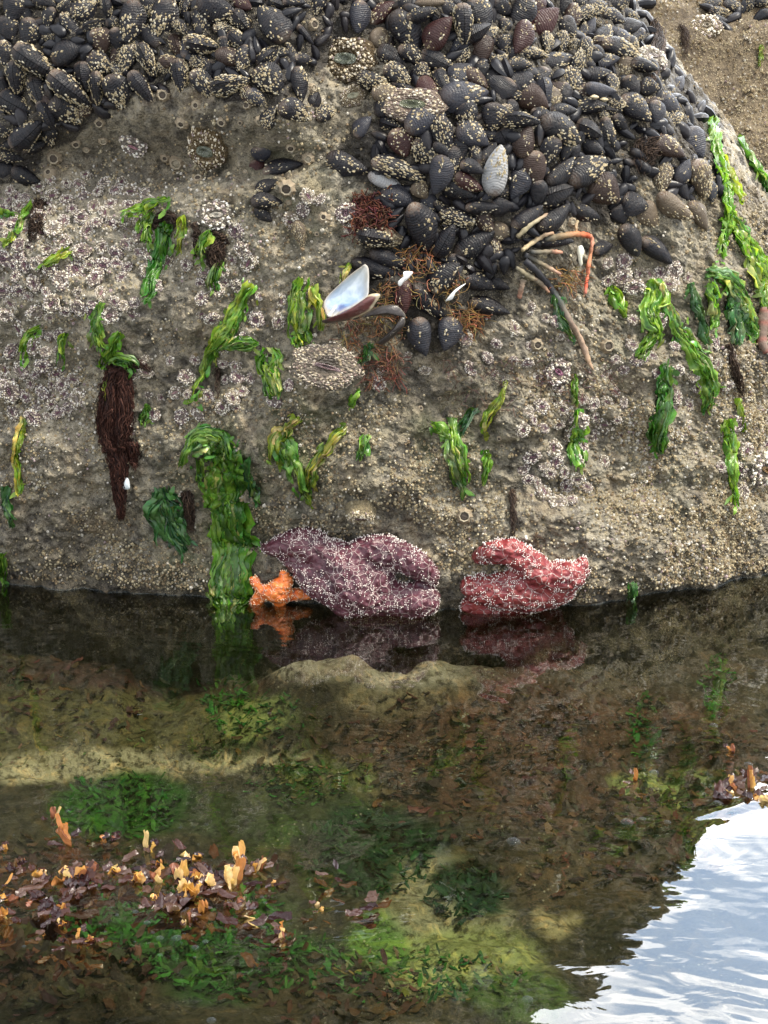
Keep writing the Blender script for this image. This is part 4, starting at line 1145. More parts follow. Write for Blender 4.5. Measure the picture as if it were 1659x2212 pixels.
GREENS = {'b': ((.08, .22, .018), (.24, .42, .05)), 'd': ((.016, .08, .024), (.07, .19, .045)), 'y': ((.17, .27, .02), (.32, .40, .06)), 'm': ((.05, .17, .02), (.20, .37, .05))}
def green_weed(path, width, label, tone='m', nbl=None, tip=None, name='sea_lettuce', thick=1.0, mat=None, tones=None, cat='seaweed', tap=.5):
    rr = random.Random(hash(label) % 1000 + len(path))
    rr = random.Random(sum(ord(c) for c in label))
    pts = []; ly = None
    S = spline(path, max(10, int(sum(math.dist(path[i], path[i + 1]) for i in range(len(path) - 1)) / 7)))
    N = []; prev = None
    for (px, py) in S:
        p, n = on_rock(px, py, ly)
        if ly is not None and p.y > ly + .03 and p.z > -.01: p = star_point(px, py, ly + .02)
        ly = p.y if ly is None else min(p.y, ly + .012) if py > 900 else p.y
        pts.append(p); N.append(n)
    # smooth the path so that it hangs instead of copying every lump
    for _ in range(3):
        q = [pts[0]] + [(pts[i - 1] + pts[i] * 2 + pts[i + 1]) / 4 for i in range(1, len(pts) - 1)] + [pts[-1]]; pts = q
    mpp = metre_per_px(pts[0]); W = width * mpp * .86
    mb = MB(); n = len(pts)
    nbl = int((nbl or max(5, width / 4.2 * thick)))
    pal = tones or GREENS[tone]
    for b in range(nbl):
        i0 = int(rr.uniform(0, .55) * n) if b > 1 else 0
        i1 = min(n - 1, i0 + max(6, int(n * rr.uniform(.30, .85)))) if b > 0 else n - 1
        if i1 - i0 < 4: i0 = max(0, i1 - 5)
        lat = rr.uniform(-.5, .5) * W; lat2 = lat + rr.gauss(0, .30) * W; lift = rr.uniform(0, .006); bw = W * rr.choice((.12, .18, .26, .38, .5)) + .004
        ph, fq = rr.random() * 6.3, rr.uniform(.35, .9)
        t = rr.random(); c0 = [pal[0][k] + (pal[1][k] - pal[0][k]) * t for k in range(3)]
        if rr.random() < .14: c0 = [min(.4, c0[0] * 1.5 + .02), c0[1] * 1.25, c0[2]]
        if rr.random() < .16: c0 = [c0[0] * 1.6 + .03, c0[1] * 1.1 + .03, c0[2] * 2 + .05]
        V, C = [], []; m = i1 - i0 + 1; nc = 7
        w1, w2, w3 = rr.uniform(.1, .4), rr.uniform(3, 9), rr.random() * 6
        for k in range(m):
            i = i0 + k; u = k / (m - 1)
            tg = (pts[min(i + 1, n - 1)] - pts[max(i - 1, 0)]).normalized(); nn = N[i]
            sd_ = tg.cross(nn).normalized()
            prof = (math.sin(math.pi * (.06 + .90 * u)) ** .7) if b % 3 else (1.15 - u) ** .8
            w = bw * prof * (1 + w1 * math.sin(u * w2 + w3) + .25 * (rr.random() - .5))
            spread = (lat + (lat2 - lat) * u) * (1 + .35 * math.sin(i * .55 + len(label)) * math.sin(i * .23)) * (1 - (1 - tap) * (i / n)) * (.45 + .55 * math.sin(min(1, u * 2.2) * 1.57)) + W * .10 * math.sin(u * 5 * fq + ph)
            for j in range(nc):
                v = j / (nc - 1) - .5
                rag = 1 + (.45 * (rr.random() - .5) if j in (0, nc - 1) else 0)
                fold = .0045 * math.cos(v * 6.28 * fq + ph + u * 3) + .003 * math.sin(v * 11 + ph + u * m * .4)
                V.append(tuple(pts[i] + sd_ * (spread + v * w * rag) + nn * (.004 + lift + fold) + tg * .006 * (rr.random() - .5)))
                e = rr.uniform(.8, 1.15) * (1.25 if j in (0, nc - 1) else 1)
                C.append([c0[0] * e, c0[1] * e, c0[2] * e])
        V = np.array(V); C = np.array(C)
        f1 = fbm(V * 70 + b * 3.7, 2); f2 = fbm(V * 45 + b * 1.3 + 40, 2)
        nv = np.array(N[(i0 + i1) // 2])
        V = V + nv * (f1 * .006)[:, None] + np.array([1, 0, .3]) * (f2 * .0045)[:, None]
        C = C * np.clip(1 + .8 * f2, .4, 1.8)[:, None]
        C[:, 0] *= np.clip(1 + .6 * f1, .5, 1.7)
        mb.add(V, grid_faces(m, nc), C)
    # small ragged leaves along the clump
    for k in range(int(len(pts) * W / .012 * .35 * thick)):
        i = rr.randrange(len(pts)); p = pts[i]; nn = N[i]; tg = (pts[min(i + 1, n - 1)] - pts[max(i - 1, 0)]).normalized(); sd_ = tg.cross(nn).normalized()
        p = p + sd_ * rr.gauss(0, .36) * W * (1 - (1 - tap) * (i / n)) + nn * (.003 + rr.random() * .008); an = rr.gauss(0, .8); d = (tg * math.cos(an) + sd_ * math.sin(an) + Vector((0, 0, -.5)) + nn * rr.uniform(-.1, .35)).normalized(); s2 = d.cross(nn).normalized()
        L = rr.uniform(.010, .026); w = L * rr.uniform(.25, .5); t = rr.random(); c = [(pal[0][q] + (pal[1][q] - pal[0][q]) * t) * rr.uniform(.7, 1.3) for q in range(3)]; V = []
        for a_ in range(5):
            u = a_ / 4; ww = w * math.sin(math.pi * (.12 + .8 * u)); dr = nn * (-.25 * L * u * u + .12 * L * math.sin(u * 5 + k))
            for v in (-.5, 0, .5): V.append(tuple(p + d * L * u + s2 * v * ww * rr.uniform(.7, 1.2) + dr + nn * (.25 * ww * abs(v) * rr.uniform(-1, 1))))
        mb.add(V, grid_faces(5, 3), c)
    o = mb.build(name, mat or M_ULVA)
    tag(o, label, cat)
    return o
gw = green_weed
GROUPW = None
gw([(375, 432), (315, 450), (268, 466)], 26, 'ragged green weed lying sideways near the grey ring-shaped anemone', 'b')
gw([(338, 455), (322, 490), (318, 520)], 34, 'pale green weed draped below the ragged sideways weed', 'b')
gw([(378, 488), (358, 505), (345, 560), (322, 615), (312, 648)], 44, 'bright green blade widening downwards beside a dark tuft', 'm', tones=((.04, .17, .015), (.08, .24, .02)))
gw([(400, 465), (398, 500), (386, 545)], 18, 'narrow yellow-green strip hanging beside the dark arch of weed', 'y')
gw([(452, 505), (440, 530), (442, 560)], 32, 'pale green folded weed over a brown tuft', 'b')
gw([(478, 560), (458, 600), (455, 630)], 30, 'green forked weed hanging below the brown tuft', 'm')
gw([(156, 545), (128, 556), (98, 572)], 28, 'short yellow-green streak of weed slanting among shell-coated anemones', 'y')
gw([(72, 450), (55, 480), (38, 505)], 20, 'slim green weed beside a dark brown tuft near the edge', 'm')
gw([(2, 468), (16, 470), (30, 476)], 14, 'scrap of green weed at the edge of the view', 'm'); gw([(35, 505), (22, 518), (10, 530)], 16, 'yellow scrap of weed below the slim green weed', 'y')
gw([(220, 652), (210, 690), (212, 730), (222, 752)], 34, 'smooth green tongue of weed hanging above the matted red weed', 'm')
gw([(262, 715), (245, 745), (232, 790)], 34, 'green weed draped over the top of the matted red weed', 'b'); gw([(240, 775), (275, 775), (290, 800)], 34, 'dark green weed curled around the red weed root', 'm')
gw([(235, 810), (232, 840), (238, 890)], 15, 'yellow-green strip lying on the upper red weed', 'y'); gw([(270, 895), (272, 930), (264, 965)], 26, 'pale green blade lying on the middle of the red weed', 'd', tones=((.05, .13, .05), (.09, .2, .07)))
gw([(545, 612), (520, 660), (500, 710), (470, 750), (445, 820), (425, 862)], 40, 'long slanting green weed reaching down from the upper rock', 'b')
gw([(556, 735), (520, 740), (478, 752)], 30, 'green weed branching sideways off the long slanting weed', 'm')
gw([(655, 596), (648, 640), (650, 700), (662, 748)], 52, 'bushy bright green weed beside the open shell', 'b', thick=1.3); gw([(680, 620), (690, 670), (692, 710)], 26, 'yellow-green tongue hanging beside the open shell', 'y')
gw([(585, 752), (590, 800), (602, 850)], 60, 'wide crumpled green patch beside the large shell-coated anemone', 'b')
gw([(752, 570), (742, 590), (738, 610)], 16, 'tiny yellow scrap of weed above the open shell', 'y'); gw([(770, 835), (758, 860), (752, 870)], 14, 'tiny green weed below the large shell-coated anemone', 'b')
gw([(92, 705), (70, 735), (58, 775)], 34, 'loose green weed low among the anemones at the edge', 'b'); gw([(150, 720), (140, 750), (138, 785)], 26, 'thin green film of weed between anemones', 'm')
gw([(325, 872), (318, 895), (316, 920)], 32, 'small olive green weed beside the red weed', 'm'); gw([(60, 905), (42, 960), (44, 1010), (46, 1065)], 20, 'thin yellow weed trailing down near the edge', 'y')
gw([(20, 1050), (26, 1090), (32, 1130)], 26, 'dark green weed below the thin yellow trail', 'd'); gw([(10, 1190), (8, 1235), (14, 1272)], 20, 'green weed dipping into the water at the edge', 'm')
gw([(398, 1000), (415, 965), (455, 938), (490, 945), (500, 985)], 52, 'arched green weed capping the big hanging clump', 'm', thick=1.5)
gw([(478, 945), (490, 1000), (488, 1060), (498, 1110), (505, 1180), (500, 1250), (492, 1300), (487, 1345)], 118, 'big hanging green weed clump reaching down to the water', 'm', nbl=38, tones=((.03, .13, .014), (.15, .33, .03)), tap=.26)
gw([(430, 985), (432, 1020), (428, 1042)], 16, 'short green strip under the arched weed', 'm')
gw([(352, 1050), (355, 1090), (372, 1140), (400, 1190)], 66, 'dark green tangled weed on the shaded rock', 'd', thick=1.4); gw([(540, 985), (550, 1030), (560, 1085)], 26, 'dark green weed beside the big hanging clump', 'd')
gw([(648, 898), (612, 925), (592, 960), (600, 1000)], 40, 'arched yellow-green fronds fanned over the rock', 'y'); gw([(612, 945), (630, 1000), (648, 1060)], 46, 'thin mixed green fronds hanging in the middle', 'm', thick=.8)
gw([(742, 912), (705, 965), (675, 1010), (662, 1050), (670, 1085)], 36, 'slanting yellow-green frond ending in a dark tip', 'y', tones=((.08, .18, .015), (.2, .26, .03)))
gw([(790, 945), (782, 970), (778, 995)], 28, 'faint pale green weed between the two frond groups', 'b'); gw([(925, 918), (955, 935), (975, 950)], 40, 'green weed spread sideways at the top of the branched weed', 'm')
gw([(968, 905), (975, 960), (990, 1000), (1002, 1062)], 48, 'branched green weed hanging over pale anemones', 'm', thick=1.3); gw([(1030, 880), (1012, 910), (992, 940)], 20, 'dark green sprig rising beside the branched weed', 'd')
gw([(1058, 965), (1050, 1000), (1046, 1042)], 24, 'small bright green blade on bare rock', 'b'); gw([(1088, 825), (1072, 870), (1050, 905), (1045, 930)], 24, 'crooked thin yellow-green weed under the stalk', 'y')
gw([(1243, 806), (1240, 840), (1236, 872)], 16, 'narrow green strip above the folded blade', 'b'); gw([(1240, 885), (1238, 930), (1236, 965), (1246, 1010)], 40, 'narrow folded green blade with a yellow tip', 'm')
gw([(1425, 788), (1432, 840), (1424, 900), (1418, 972)], 54, 'dark green folded weed with a bright edge', 'd', nbl=16, tones=((.02, .085, .014), (.07, .22, .015)))
gw([(1562, 905), (1568, 960), (1572, 1030), (1578, 1092)], 34, 'ribbon of bright green weed hanging near the pool edge', 'b'); gw([(1192, 632), (1205, 670), (1215, 700), (1232, 728)], 34, 'dark green weed wrapped around the stalk', 'd')
gw([(1318, 615), (1325, 640), (1335, 668), (1348, 690)], 26, 'small bright green weed beneath the black mussels', 'b')
gw([(1400, 605), (1410, 640), (1400, 680), (1412, 720), (1385, 782)], 50, 'streaming green weed forking down the rock', 'b', thick=1.4); gw([(1425, 620), (1450, 700), (1490, 760), (1530, 830), (1528, 890)], 46, 'long green weed streaming down towards the edge', 'm', thick=1.3)
gw([(1478, 620), (1500, 670), (1525, 745)], 26, 'slim grey-green weed strip between two streams of weed', 'd', tones=((.05, .13, .05), (.09, .2, .07)))
gw([(1525, 596), (1560, 610), (1600, 660), (1620, 735)], 60, 'bushy green weed fanned out below the rock edge', 'm', thick=1.6); gw([(1530, 610), (1532, 650), (1538, 710)], 40, 'grey-green weed curtain hanging at the fan', 'm', thick=1.4); gw([(1570, 620), (1578, 680), (1585, 745)], 50, 'dark green weed curtain in the middle of the fan', 'd', thick=1.5)
gw([(1530, 255), (1542, 330), (1558, 400), (1562, 470), (1550, 560)], 34, 'green weed running down along the rock edge', 'b', thick=1.3); gw([(1590, 300), (1615, 350), (1640, 390), (1658, 420)], 30, 'green weed on the edge against the sandy rock', 'm'); gw([(1560, 460), (1600, 520), (1640, 600), (1658, 660)], 60, 'broad bright green weed sheet at the far edge', 'b', thick=1.5)
gw([(1618, 560), (1640, 640), (1652, 700)], 44, 'yellow-green weed strands at the far edge', 'y', tones=((.09, .2, .015), (.2, .27, .03))); gw([(1555, 340), (1575, 400), (1600, 450)], 22, 'yellowish weed stem crossing the rock edge', 'y'); gw([(1585, 860), (1590, 890), (1600, 930)], 14, 'thin yellow-green weed at the end of the dark strand', 'y')
gw([(1360, 1252), (1358, 1275), (1362, 1296)], 22, 'little dark green weed at the waterline', 'd'); gw([(1645, 98), (1640, 150)], 9, 'thin bright yellow weed on the sandy rock behind', 'y', nbl=5)
gw([(800, 745), (785, 765), (775, 785)], 24, 'dark green fuzz below the gaping dark shell', 'd')

# ---------------------------------------------------------------- matted red weed, dark tufts, byssus threads
def strands(name, path, w0, w1, n, cols, label, cat='seaweed', thick=.0011, lift=.016, wig=.25, mat=None, seed=1):
    rr = random.Random(seed); ly = None; pts = []; N = []
    S = spline(path, 26)
    for (px, py) in S:
        p, nn = on_rock(px, py, ly); ly = p.y if ly is None else min(p.y, ly + .02); pts.append(p); N.append(nn)
    for _ in range(14): pts = [pts[0]] + [(pts[i - 1] + pts[i] * 2 + pts[i + 1]) / 4 for i in range(1, len(pts) - 1)] + [pts[-1]]
    mpp = metre_per_px(pts[0]); mb = MB(); m = len(pts)
    for k in range(n):
        i0 = int(rr.uniform(0, .6) * m) if rr.random() < .6 else 0
        i1 = min(m - 1, i0 + int(rr.uniform(.3, .9) * m)); lat = rr.uniform(-.5, .5); la2 = max(-.6, min(.6, lat + rr.gauss(0, .16))); ph = rr.random() * 6.3; li = rr.uniform(.1, 1); f1 = rr.uniform(.4, 1.3)
        if i1 - i0 < 3: continue
        c = rr.choice(cols); j = rr.uniform(.6, 1.3); q = []; rad = []
        for i in range(i0, i1 + 1):
            u = i / (m - 1); w = (w0 + (w1 - w0) * u ** 1.2) * mpp * (1 + .12 * math.sin(u * 7 + li * 3)) * math.sin(math.pi * (.16 + .74 * u)) ** .6; lt = lat + (la2 - lat) * (i - i0) / (i1 - i0)
            tg = (pts[min(i + 1, m - 1)] - pts[max(i - 1, 0)]).normalized(); sd_ = tg.cross(N[i]).normalized()
            dome = math.sqrt(max(0, 1 - (2 * lt) ** 2)) * (.75 + .25 * math.sin(lt * 14))
            q.append(pts[i] + sd_ * (lt * w + wig * .007 * math.sin(i * f1 + ph)) + N[i] * (.001 + lift * li * dome + wig * .004 * math.sin(i * 1.3 + ph)))
            rad.append(thick * (1 - .6 * (i - i0) / (i1 - i0)))
        tube(mb, q, rad, [x * j for x in c], 3)
    o = mb.build(name, mat or M_HAIR); tag(o, label, cat); return o
RW = [(.038, .014, .010), (.06, .022, .015), (.024, .011, .010), (.085, .036, .025)]
strands('red_weed', [(262, 790), (255, 850), (250, 920), (255, 975)], 66, 84, 1300, RW, 'matted dark red weed hanging from the rock like wet hair', lift=.026, thick=.0010, seed=2, wig=.6)
strands('red_weed', [(250, 960), (258, 1030), (262, 1115)], 44, 14, 380, RW, 'thin tail of dark red weed trailing below the matted clump', lift=.012, thick=.0009, seed=3, wig=.6)
strands('red_weed', [(288, 950), (292, 985), (290, 1010)], 36, 14, 80, RW, 'short side tail of dark red weed beside the long one', seed=4)
strands('red_weed', [(245, 800), (268, 786), (300, 782), (326, 800)], 26, 14, 110, [(.05, .022, .016), (.03, .016, .012)], 'dark arched root of the red weed over the rock', seed=5)
DB = [(.045, .028, .020), (.03, .02, .016), (.07, .045, .03)]
for k, (pth, w0, w1, n, lb) in enumerate((([(90, 445), (80, 480), (72, 525)], 36, 26, 90, 'dark brown tuft of weed beside the slim green weed'), ([(345, 500), (340, 470), (380, 462), (385, 490)], 16, 14, 70, 'dark arched tuft above the bright green blade'),
        ([(480, 500), (462, 540), (470, 580)], 52, 36, 130, 'dark brown hairy tuft beside the forked green weed'), ([(1395, 30), (1420, 90), (1400, 180)], 34, 24, 120, 'dark brown weed streak on the sandy rock behind'), ([(1470, 60), (1480, 80), (1478, 120)], 20, 18, 60, 'small brown tuft on the sandy rock behind'),
        ([(1565, 745), (1580, 800), (1595, 855)], 16, 14, 60, 'dark brown strand trailing down beside the long streaming weed'), ([(425, 480), (428, 520), (430, 555)], 16, 10, 40, 'dark strip of weed hanging beside the narrow yellow strip'),
        ([(405, 1060), (408, 1100), (412, 1140)], 26, 14, 90, 'dark purple weed tail under the arched green weed'), ([(475, 790), (476, 820), (474, 860)], 7, 5, 20, 'thin dark thread hanging beside the slanting weed'), ([(1105, 1060), (1108, 1110), (1104, 1165)], 12, 8, 40, 'thin dark weed strand above the red sea star'),
        ([(1420, 300), (1390, 330), (1380, 380)], 60, 40, 60, 'brown fuzzy weed between the shoulder mussels'))):
    strands('weed_tuft', pth, w0, w1, n, DB, lb, seed=20 + k, wig=.5)
def tangle(name, spots, n, cols, label, seed, thick=.0007, size=.03, cat='seaweed'):
    rr = random.Random(seed); mb = MB()
    for k in range(n):
        cx, cy, rx, ry = rr.choice(spots)
        h = hit(cx + rr.uniform(-1, 1) * rx, cy + rr.uniform(-1, 1) * ry)
        if h is None: continue
        p = h[0] + h[1] * rr.uniform(.002, .012); d = Vector((rr.uniform(-1, 1), rr.uniform(-.4, .2), rr.uniform(-1, .6))).normalized(); q = [p]; c = rr.choice(cols)
        for i in range(7):
            d = (d + Vector((rr.uniform(-1, 1), rr.uniform(-.6, .4), rr.uniform(-1, .8))) * .45).normalized(); q.append(q[-1] + d * size / 7)
        tube(mb, q, [thick] * len(q), [x * rr.uniform(.7, 1.3) for x in c], 3)
    o = mb.build(name, M_HAIR); tag(o, label, cat); return o
BY = [(.26, .14, .055), (.34, .19, .08), (.17, .09, .04)]
tangle('byssus_tangle', [(930, 610, 60, 34), (900, 560, 40, 20), (840, 650, 26, 40)], 260, BY, 'tan tangle of mussel threads around the lowest mussels', 31)
tangle('byssus_tangle', [(1005, 690, 30, 24)], 110, BY, 'tan thread tuft beside the lowest grey mussels', 32); tangle('byssus_tangle', [(790, 720, 60, 40)], 150, [(.12, .07, .04), (.2, .11, .05)], 'brown thread tangle in the shade under the open shell', 33)
tangle('byssus_tangle', [(1225, 600, 24, 20)], 60, BY, 'tan root threads below the broken stalks', 34); tangle('weed_tuft', [(800, 460, 34, 40)], 320, [(.10, .035, .022), (.07, .025, .02)], 'reddish brown fuzzy tuft beside the middle mussels', 35, .0013, .024)
tangle('weed_tuft', [(1250, 820, 90, 50), (1040, 830, 80, 60)], 380, [(.12, .085, .06), (.08, .055, .04)], 'fine brown fuzz covering the rock under the long stalk', 36, .0006, .02); tangle('weed_tuft', [(825, 790, 40, 30)], 120, [(.22, .08, .05), (.12, .06, .04)], 'pinkish brown fuzz under the gaping dark shell', 37)

# ---------------------------------------------------------------- broken stalks
def stalks():
    cz = zoomc(2000, 860, 3.5675); segs = [
        ([(205, 450), (260, 400), (420, 290), (540, 225), (640, 205)], (34, 40, 44, 36, 30), [(.34, .27, .16), (.40, .32, .19), (.38, .29, .18), (.36, .25, .16), (.33, .2, .12)]),
        ([(520, 290), (640, 270), (800, 240), (960, 220), (1080, 230), (1140, 255)], (50, 62, 58, 54, 50, 44), [(.07, .07, .06), (.17, .14, .09), (.26, .17, .09), (.36, .15, .07), (.48, .10, .04), (.45, .09, .05)]),
        ([(1150, 240), (1180, 300), (1180, 380), (1155, 520), (1130, 660), (1120, 800), (1100, 920), (1090, 1060)], (36, 42, 34, 34, 42, 30, 32, 24), [(.50, .20, .12), (.46, .22, .15), (.46, .20, .13), (.40, .18, .09), (.48, .17, .09), (.58, .17, .10), (.60, .09, .04), (.52, .20, .14)]),
        ([(330, 470), (450, 475), (600, 465), (680, 470), (760, 480)], (40, 44, 42, 38, 26), [(.06, .06, .055), (.15, .13, .09), (.2, .16, .11), (.40, .2, .13), (.42, .22, .15)]),
        ([(250, 510), (380, 590), (500, 650), (620, 720), (740, 780)], (44, 46, 40, 38, 26), [(.045, .045, .05), (.12, .11, .08), (.30, .24, .15), (.38, .25, .17), (.42, .24, .18)]),
        ([(240, 590), (350, 690), (470, 820), (600, 970), (740, 1200), (880, 1450), (980, 1640), (1080, 1850), (1130, 2000), (1200, 2130)], (60, 60, 58, 54, 60, 54, 56, 62, 46, 14), [(.03, .03, .035)] * 4 + [(.05, .06, .05), (.22, .16, .12), (.34, .24, .17), (.30, .21, .15), (.36, .24, .15), (.3, .2, .13)]),
        ([(120, 690), (220, 760), (330, 830), (410, 860)], (30, 44, 48, 26), [(.18, .16, .11), (.26, .22, .14), (.26, .22, .14), (.34, .24, .17)]), ([(390, 860), (480, 930), (580, 1040)], (46, 44, 20), [(.2, .17, .12), (.26, .2, .14), (.38, .2, .13)]),
        ([(215, 860), (190, 970), (160, 1110)], (58, 52, 40), [(.2, .16, .11), (.24, .17, .12), (.44, .22, .15)]), ([(130, 270), (250, 150), (390, 40), (560, -60)], (40, 44, 40, 30), [(.16, .13, .08), (.3, .26, .16), (.34, .29, .19), (.3, .2, .14)]),
        ([(960, 200), (955, 120), (975, 40)], (26, 26, 30), [(.34, .2, .1), (.36, .25, .15), (.3, .24, .15)])]
    p0 = hit(*cz(210, 480))[0]; root = empty('dried_stalk', Matrix.Translation(p0 + Vector((0, -.02, 0)))); inv = root.matrix_world.inverted()
    for (pts, rad, col) in segs:
        P = [];
        for (X, Y) in pts:
            px, py = cz(X, Y); h = hit(px, py); P.append((px, py, h[0].y - .016))
        S = spline(P, 4 * len(P)); q = [star_point(a, b, c) for a, b, c in S]; mpp = metre_per_px(q[0])
        k = mpp / 3.5675 / 1.82278 * .95; t = np.linspace(0, len(rad) - 1, len(q)); rr_ = np.interp(t, range(len(rad)), rad) * k * np.array([.82 + .10 * math.sin(j_ * 1.9) for j_ in range(len(q))]); cc = np.array([np.interp(t, range(len(rad)), [c[j] for c in col]) for j in range(3)]).T
        mb = MB(); tube(mb, q, rr_, sides=10, rough=.34, cols=cc.tolist()); o = mb.build('branch', M_STALK, root); o.matrix_parent_inverse = inv
    tag(root, 'branching dried stalk with an orange tip bent over the rock', 'stalk')
stalks()
def dead_stick():
    mb = MB(); q = []
    for (px, py) in ((1648, 660), (1645, 690), (1642, 730), (1652, 760)):
        h = hit(px, py); q.append(h[0] + Vector((0, -.012, 0)))
    tube(mb, spline(q, 14), np.interp(np.linspace(0, 1, 14), [0, .3, .7, 1], [.006, .013, .011, .006]), sides=9, rough=.3, cols=[[.16 + .1 * (i % 4 == 1), .11, .085] for i in range(14)])
    tag(mb.build('dried_stick', M_STALK), 'short brown dead stick at the far edge beside the weed fan', 'stick')
dead_stick()

# ---------------------------------------------------------------- open shells and shell bits
def puff(conv, outline, depth_px, depth, bowl, col_fn, name, mat, parent=None, inv=None, thick=.0022, tiltz=0.0, rings=9, ctr=None, sub=4):
    """a shell valve: outline at its place on the rock, hollow (bowl>0) or domed (bowl<0) towards the viewer, with real thickness"""
    pl = [conv(X, Y) for X, Y in outline]; pl = spline(pl + [pl[0]], sub * len(pl))[:-1]
    cx, cy = conv(*ctr) if ctr else pl.mean(0)
    y0 = hit(*depth_px)[0].y - depth
    V, C = [], []; n = len(pl)
    for sgn in (0, 1):
        for r in range(rings + 1):
            q = 1 - r / rings
            for (x, y) in pl:
                px, py = cx + (x - cx) * q, cy + (y - cy) * q
                dy = bowl * (1 - q ** 2.2) + sgn * thick * (0.25 + .75 * (1 - q) ** .3)
                V.append(tuple(star_point(px, py, y0 + tiltz * (py - cy) + dy))); C.append(col_fn(q, px, py, sgn))
    F = grid_faces(rings + 1, n, True); m = (rings + 1) * n
    F += [f[::-1] for f in [tuple(i + m for i in f) for f in grid_faces(rings + 1, n, True)]]
    F += [(i, i + m, (i + 1) % n + m, (i + 1) % n) for i in range(n)]
    o = mesh_np(name, V, F, mat, parent, True, np.array(C))
    if inv is not None: o.matrix_parent_inverse = inv
    return o
def open_shell():
    cz = zoomc(1240, 1000, 2.183); p0 = hit(*cz(280, 540))[0]; root = empty('open_shell', Matrix.Translation(p0 + Vector((0, -.03, 0)))); inv = root.matrix_world.inverted()
    def nac(q, px, py, s):
        if s: return (.06, .045, .04)
        if q > .93: return (.30, .24, .17)
        x, y = (px * 1.82278 - 1240) * 2.183, (py * 1.82278 - 1000) * 2.183
        t = min(1, max(0, (y - 130) / 340)); c = [.56 - .44 * t ** 1.1, .60 - .36 * t ** 1.1, .60 - .16 * t]
        if y > 470: c = [.10, .12, .16]
        if math.hypot(x - 225, (y - 470)) < 40: c = [.10, .14, .30]
        e = max(0, (q - .72) / .21); return [.82 * c[k] * (1 - .6 * e) + (.40, .33, .22)[k] * .6 * e for k in range(3)]
    puff(cz, [(432, 84), (462, 130), (464, 260), (448, 372), (330, 452), (210, 515), (130, 545), (98, 515), (74, 432), (110, 360), (200, 270), (320, 165)], cz(200, 480), .045, .020, nac, 'inner_valve', M_NACRE, root, inv, tiltz=-.0003, rings=12)
    def outr(q, px, py, s):
        x = (px * 1.82278 - 1240) * 2.183
        return (.42, .36, .25) if (q > .88 and x > 300) else (.075, .02, .018) if q < .8 else (.04, .025, .02)
    puff(cz, [(52, 574), (130, 552), (290, 470), (420, 385), (480, 345), (545, 340), (560, 365), (510, 440), (468, 490), (320, 560), (170, 590), (90, 598)], cz(250, 600), .066, -.014, outr, 'outer_valve', M_MUSSELP, root, inv)
    tag(root, 'gaping empty mussel shell with a pale blue inside', 'shell')
    p0 = hit(*cz(700, 640))[0]; root = empty('open_shell', Matrix.Translation(p0 + Vector((0, -.02, 0)))); inv = root.matrix_world.inverted()
    dk = lambda q, px, py, s: (.10, .085, .065) if q > .9 else (.030, .024, .022)
    puff(cz, [(392, 545), (470, 490), (560, 450), (690, 438), (765, 500), (776, 548), (700, 530), (560, 530)], cz(560, 560), .035, -.008, dk, 'upper_valve', M_MUSSELP, root, inv)
    puff(cz, [(776, 545), (770, 610), (700, 690), (600, 770), (535, 772), (590, 710), (680, 620), (740, 545)], cz(680, 660), .028, -.010, dk, 'lower_valve', M_MUSSELP, root, inv)
    tag(root, 'dark gaping shell spread like a beak under the blue-lined one', 'shell')
    wh = lambda q, px, py, s: (.78, .77, .74)
    for lb, ol, dp in (('small bright white shell chip above the white-tipped mussel', [(715, 235), (760, 190), (760, 155), (810, 148), (842, 160), (800, 215), (765, 240), (735, 278), (715, 265)], .035),
                       ('thin pale shell edge standing between the lowest mussels', [(1120, 405), (1170, 340), (1225, 290), (1300, 252), (1225, 310), (1185, 385), (1150, 400)], .03)):
        o = puff(cz, ol, cz(*ol[0]), dp, -.003, wh, 'shell_chip', M_NACRE, None, None, rings=4); tag(o, lb, 'shell')
    cs = zoomc(2000, 860, 3.5675)
    o = puff(cs, [(985, 390), (1040, 380), (1075, 470), (1045, 560), (1050, 640), (1015, 670), (985, 560), (972, 450)], cs(1020, 500), .02, -.003, lambda q, a, b, s: (.62, .58, .44), 'shell_chip', M_NACRE, None, None, rings=4); tag(o, 'curled cream shell chip hanging beside the orange stalk tip', 'shell')
    ch = zoomc(0, 1400, 1.659)
    o = puff(ch, [(815, 800), (840, 805), (848, 870), (805, 865)], ch(825, 835), .012, -.003, lambda q, a, b, s: (.70, .76, .78), 'shell_chip', M_NACRE, None, None, rings=3); tag(o, 'tiny white shell chip beside the tail of red weed', 'shell')
    cp = zoomc(2000, 0, 1.62)
    for lb, (a, b), c in (('round cream pebble lodged under a bare grey mussel', (550, 620), (.48, .40, .26)), ('second cream pebble lodged under a bare grey mussel, lower one', (610, 635), (.52, .44, .28))):
        o = puff(cp, [(a - 32, b), (a, b - 17), (a + 32, b), (a, b + 17)], cp(a, b), .02, -.010, lambda q, x, y, s: c, 'pebble', M_STALK, None, None, rings=5); tag(o, lb, 'pebble')
M_MUSSELP = attr_material('old_shell', .35, .5, 0, 120, .003, .5)
open_shell()

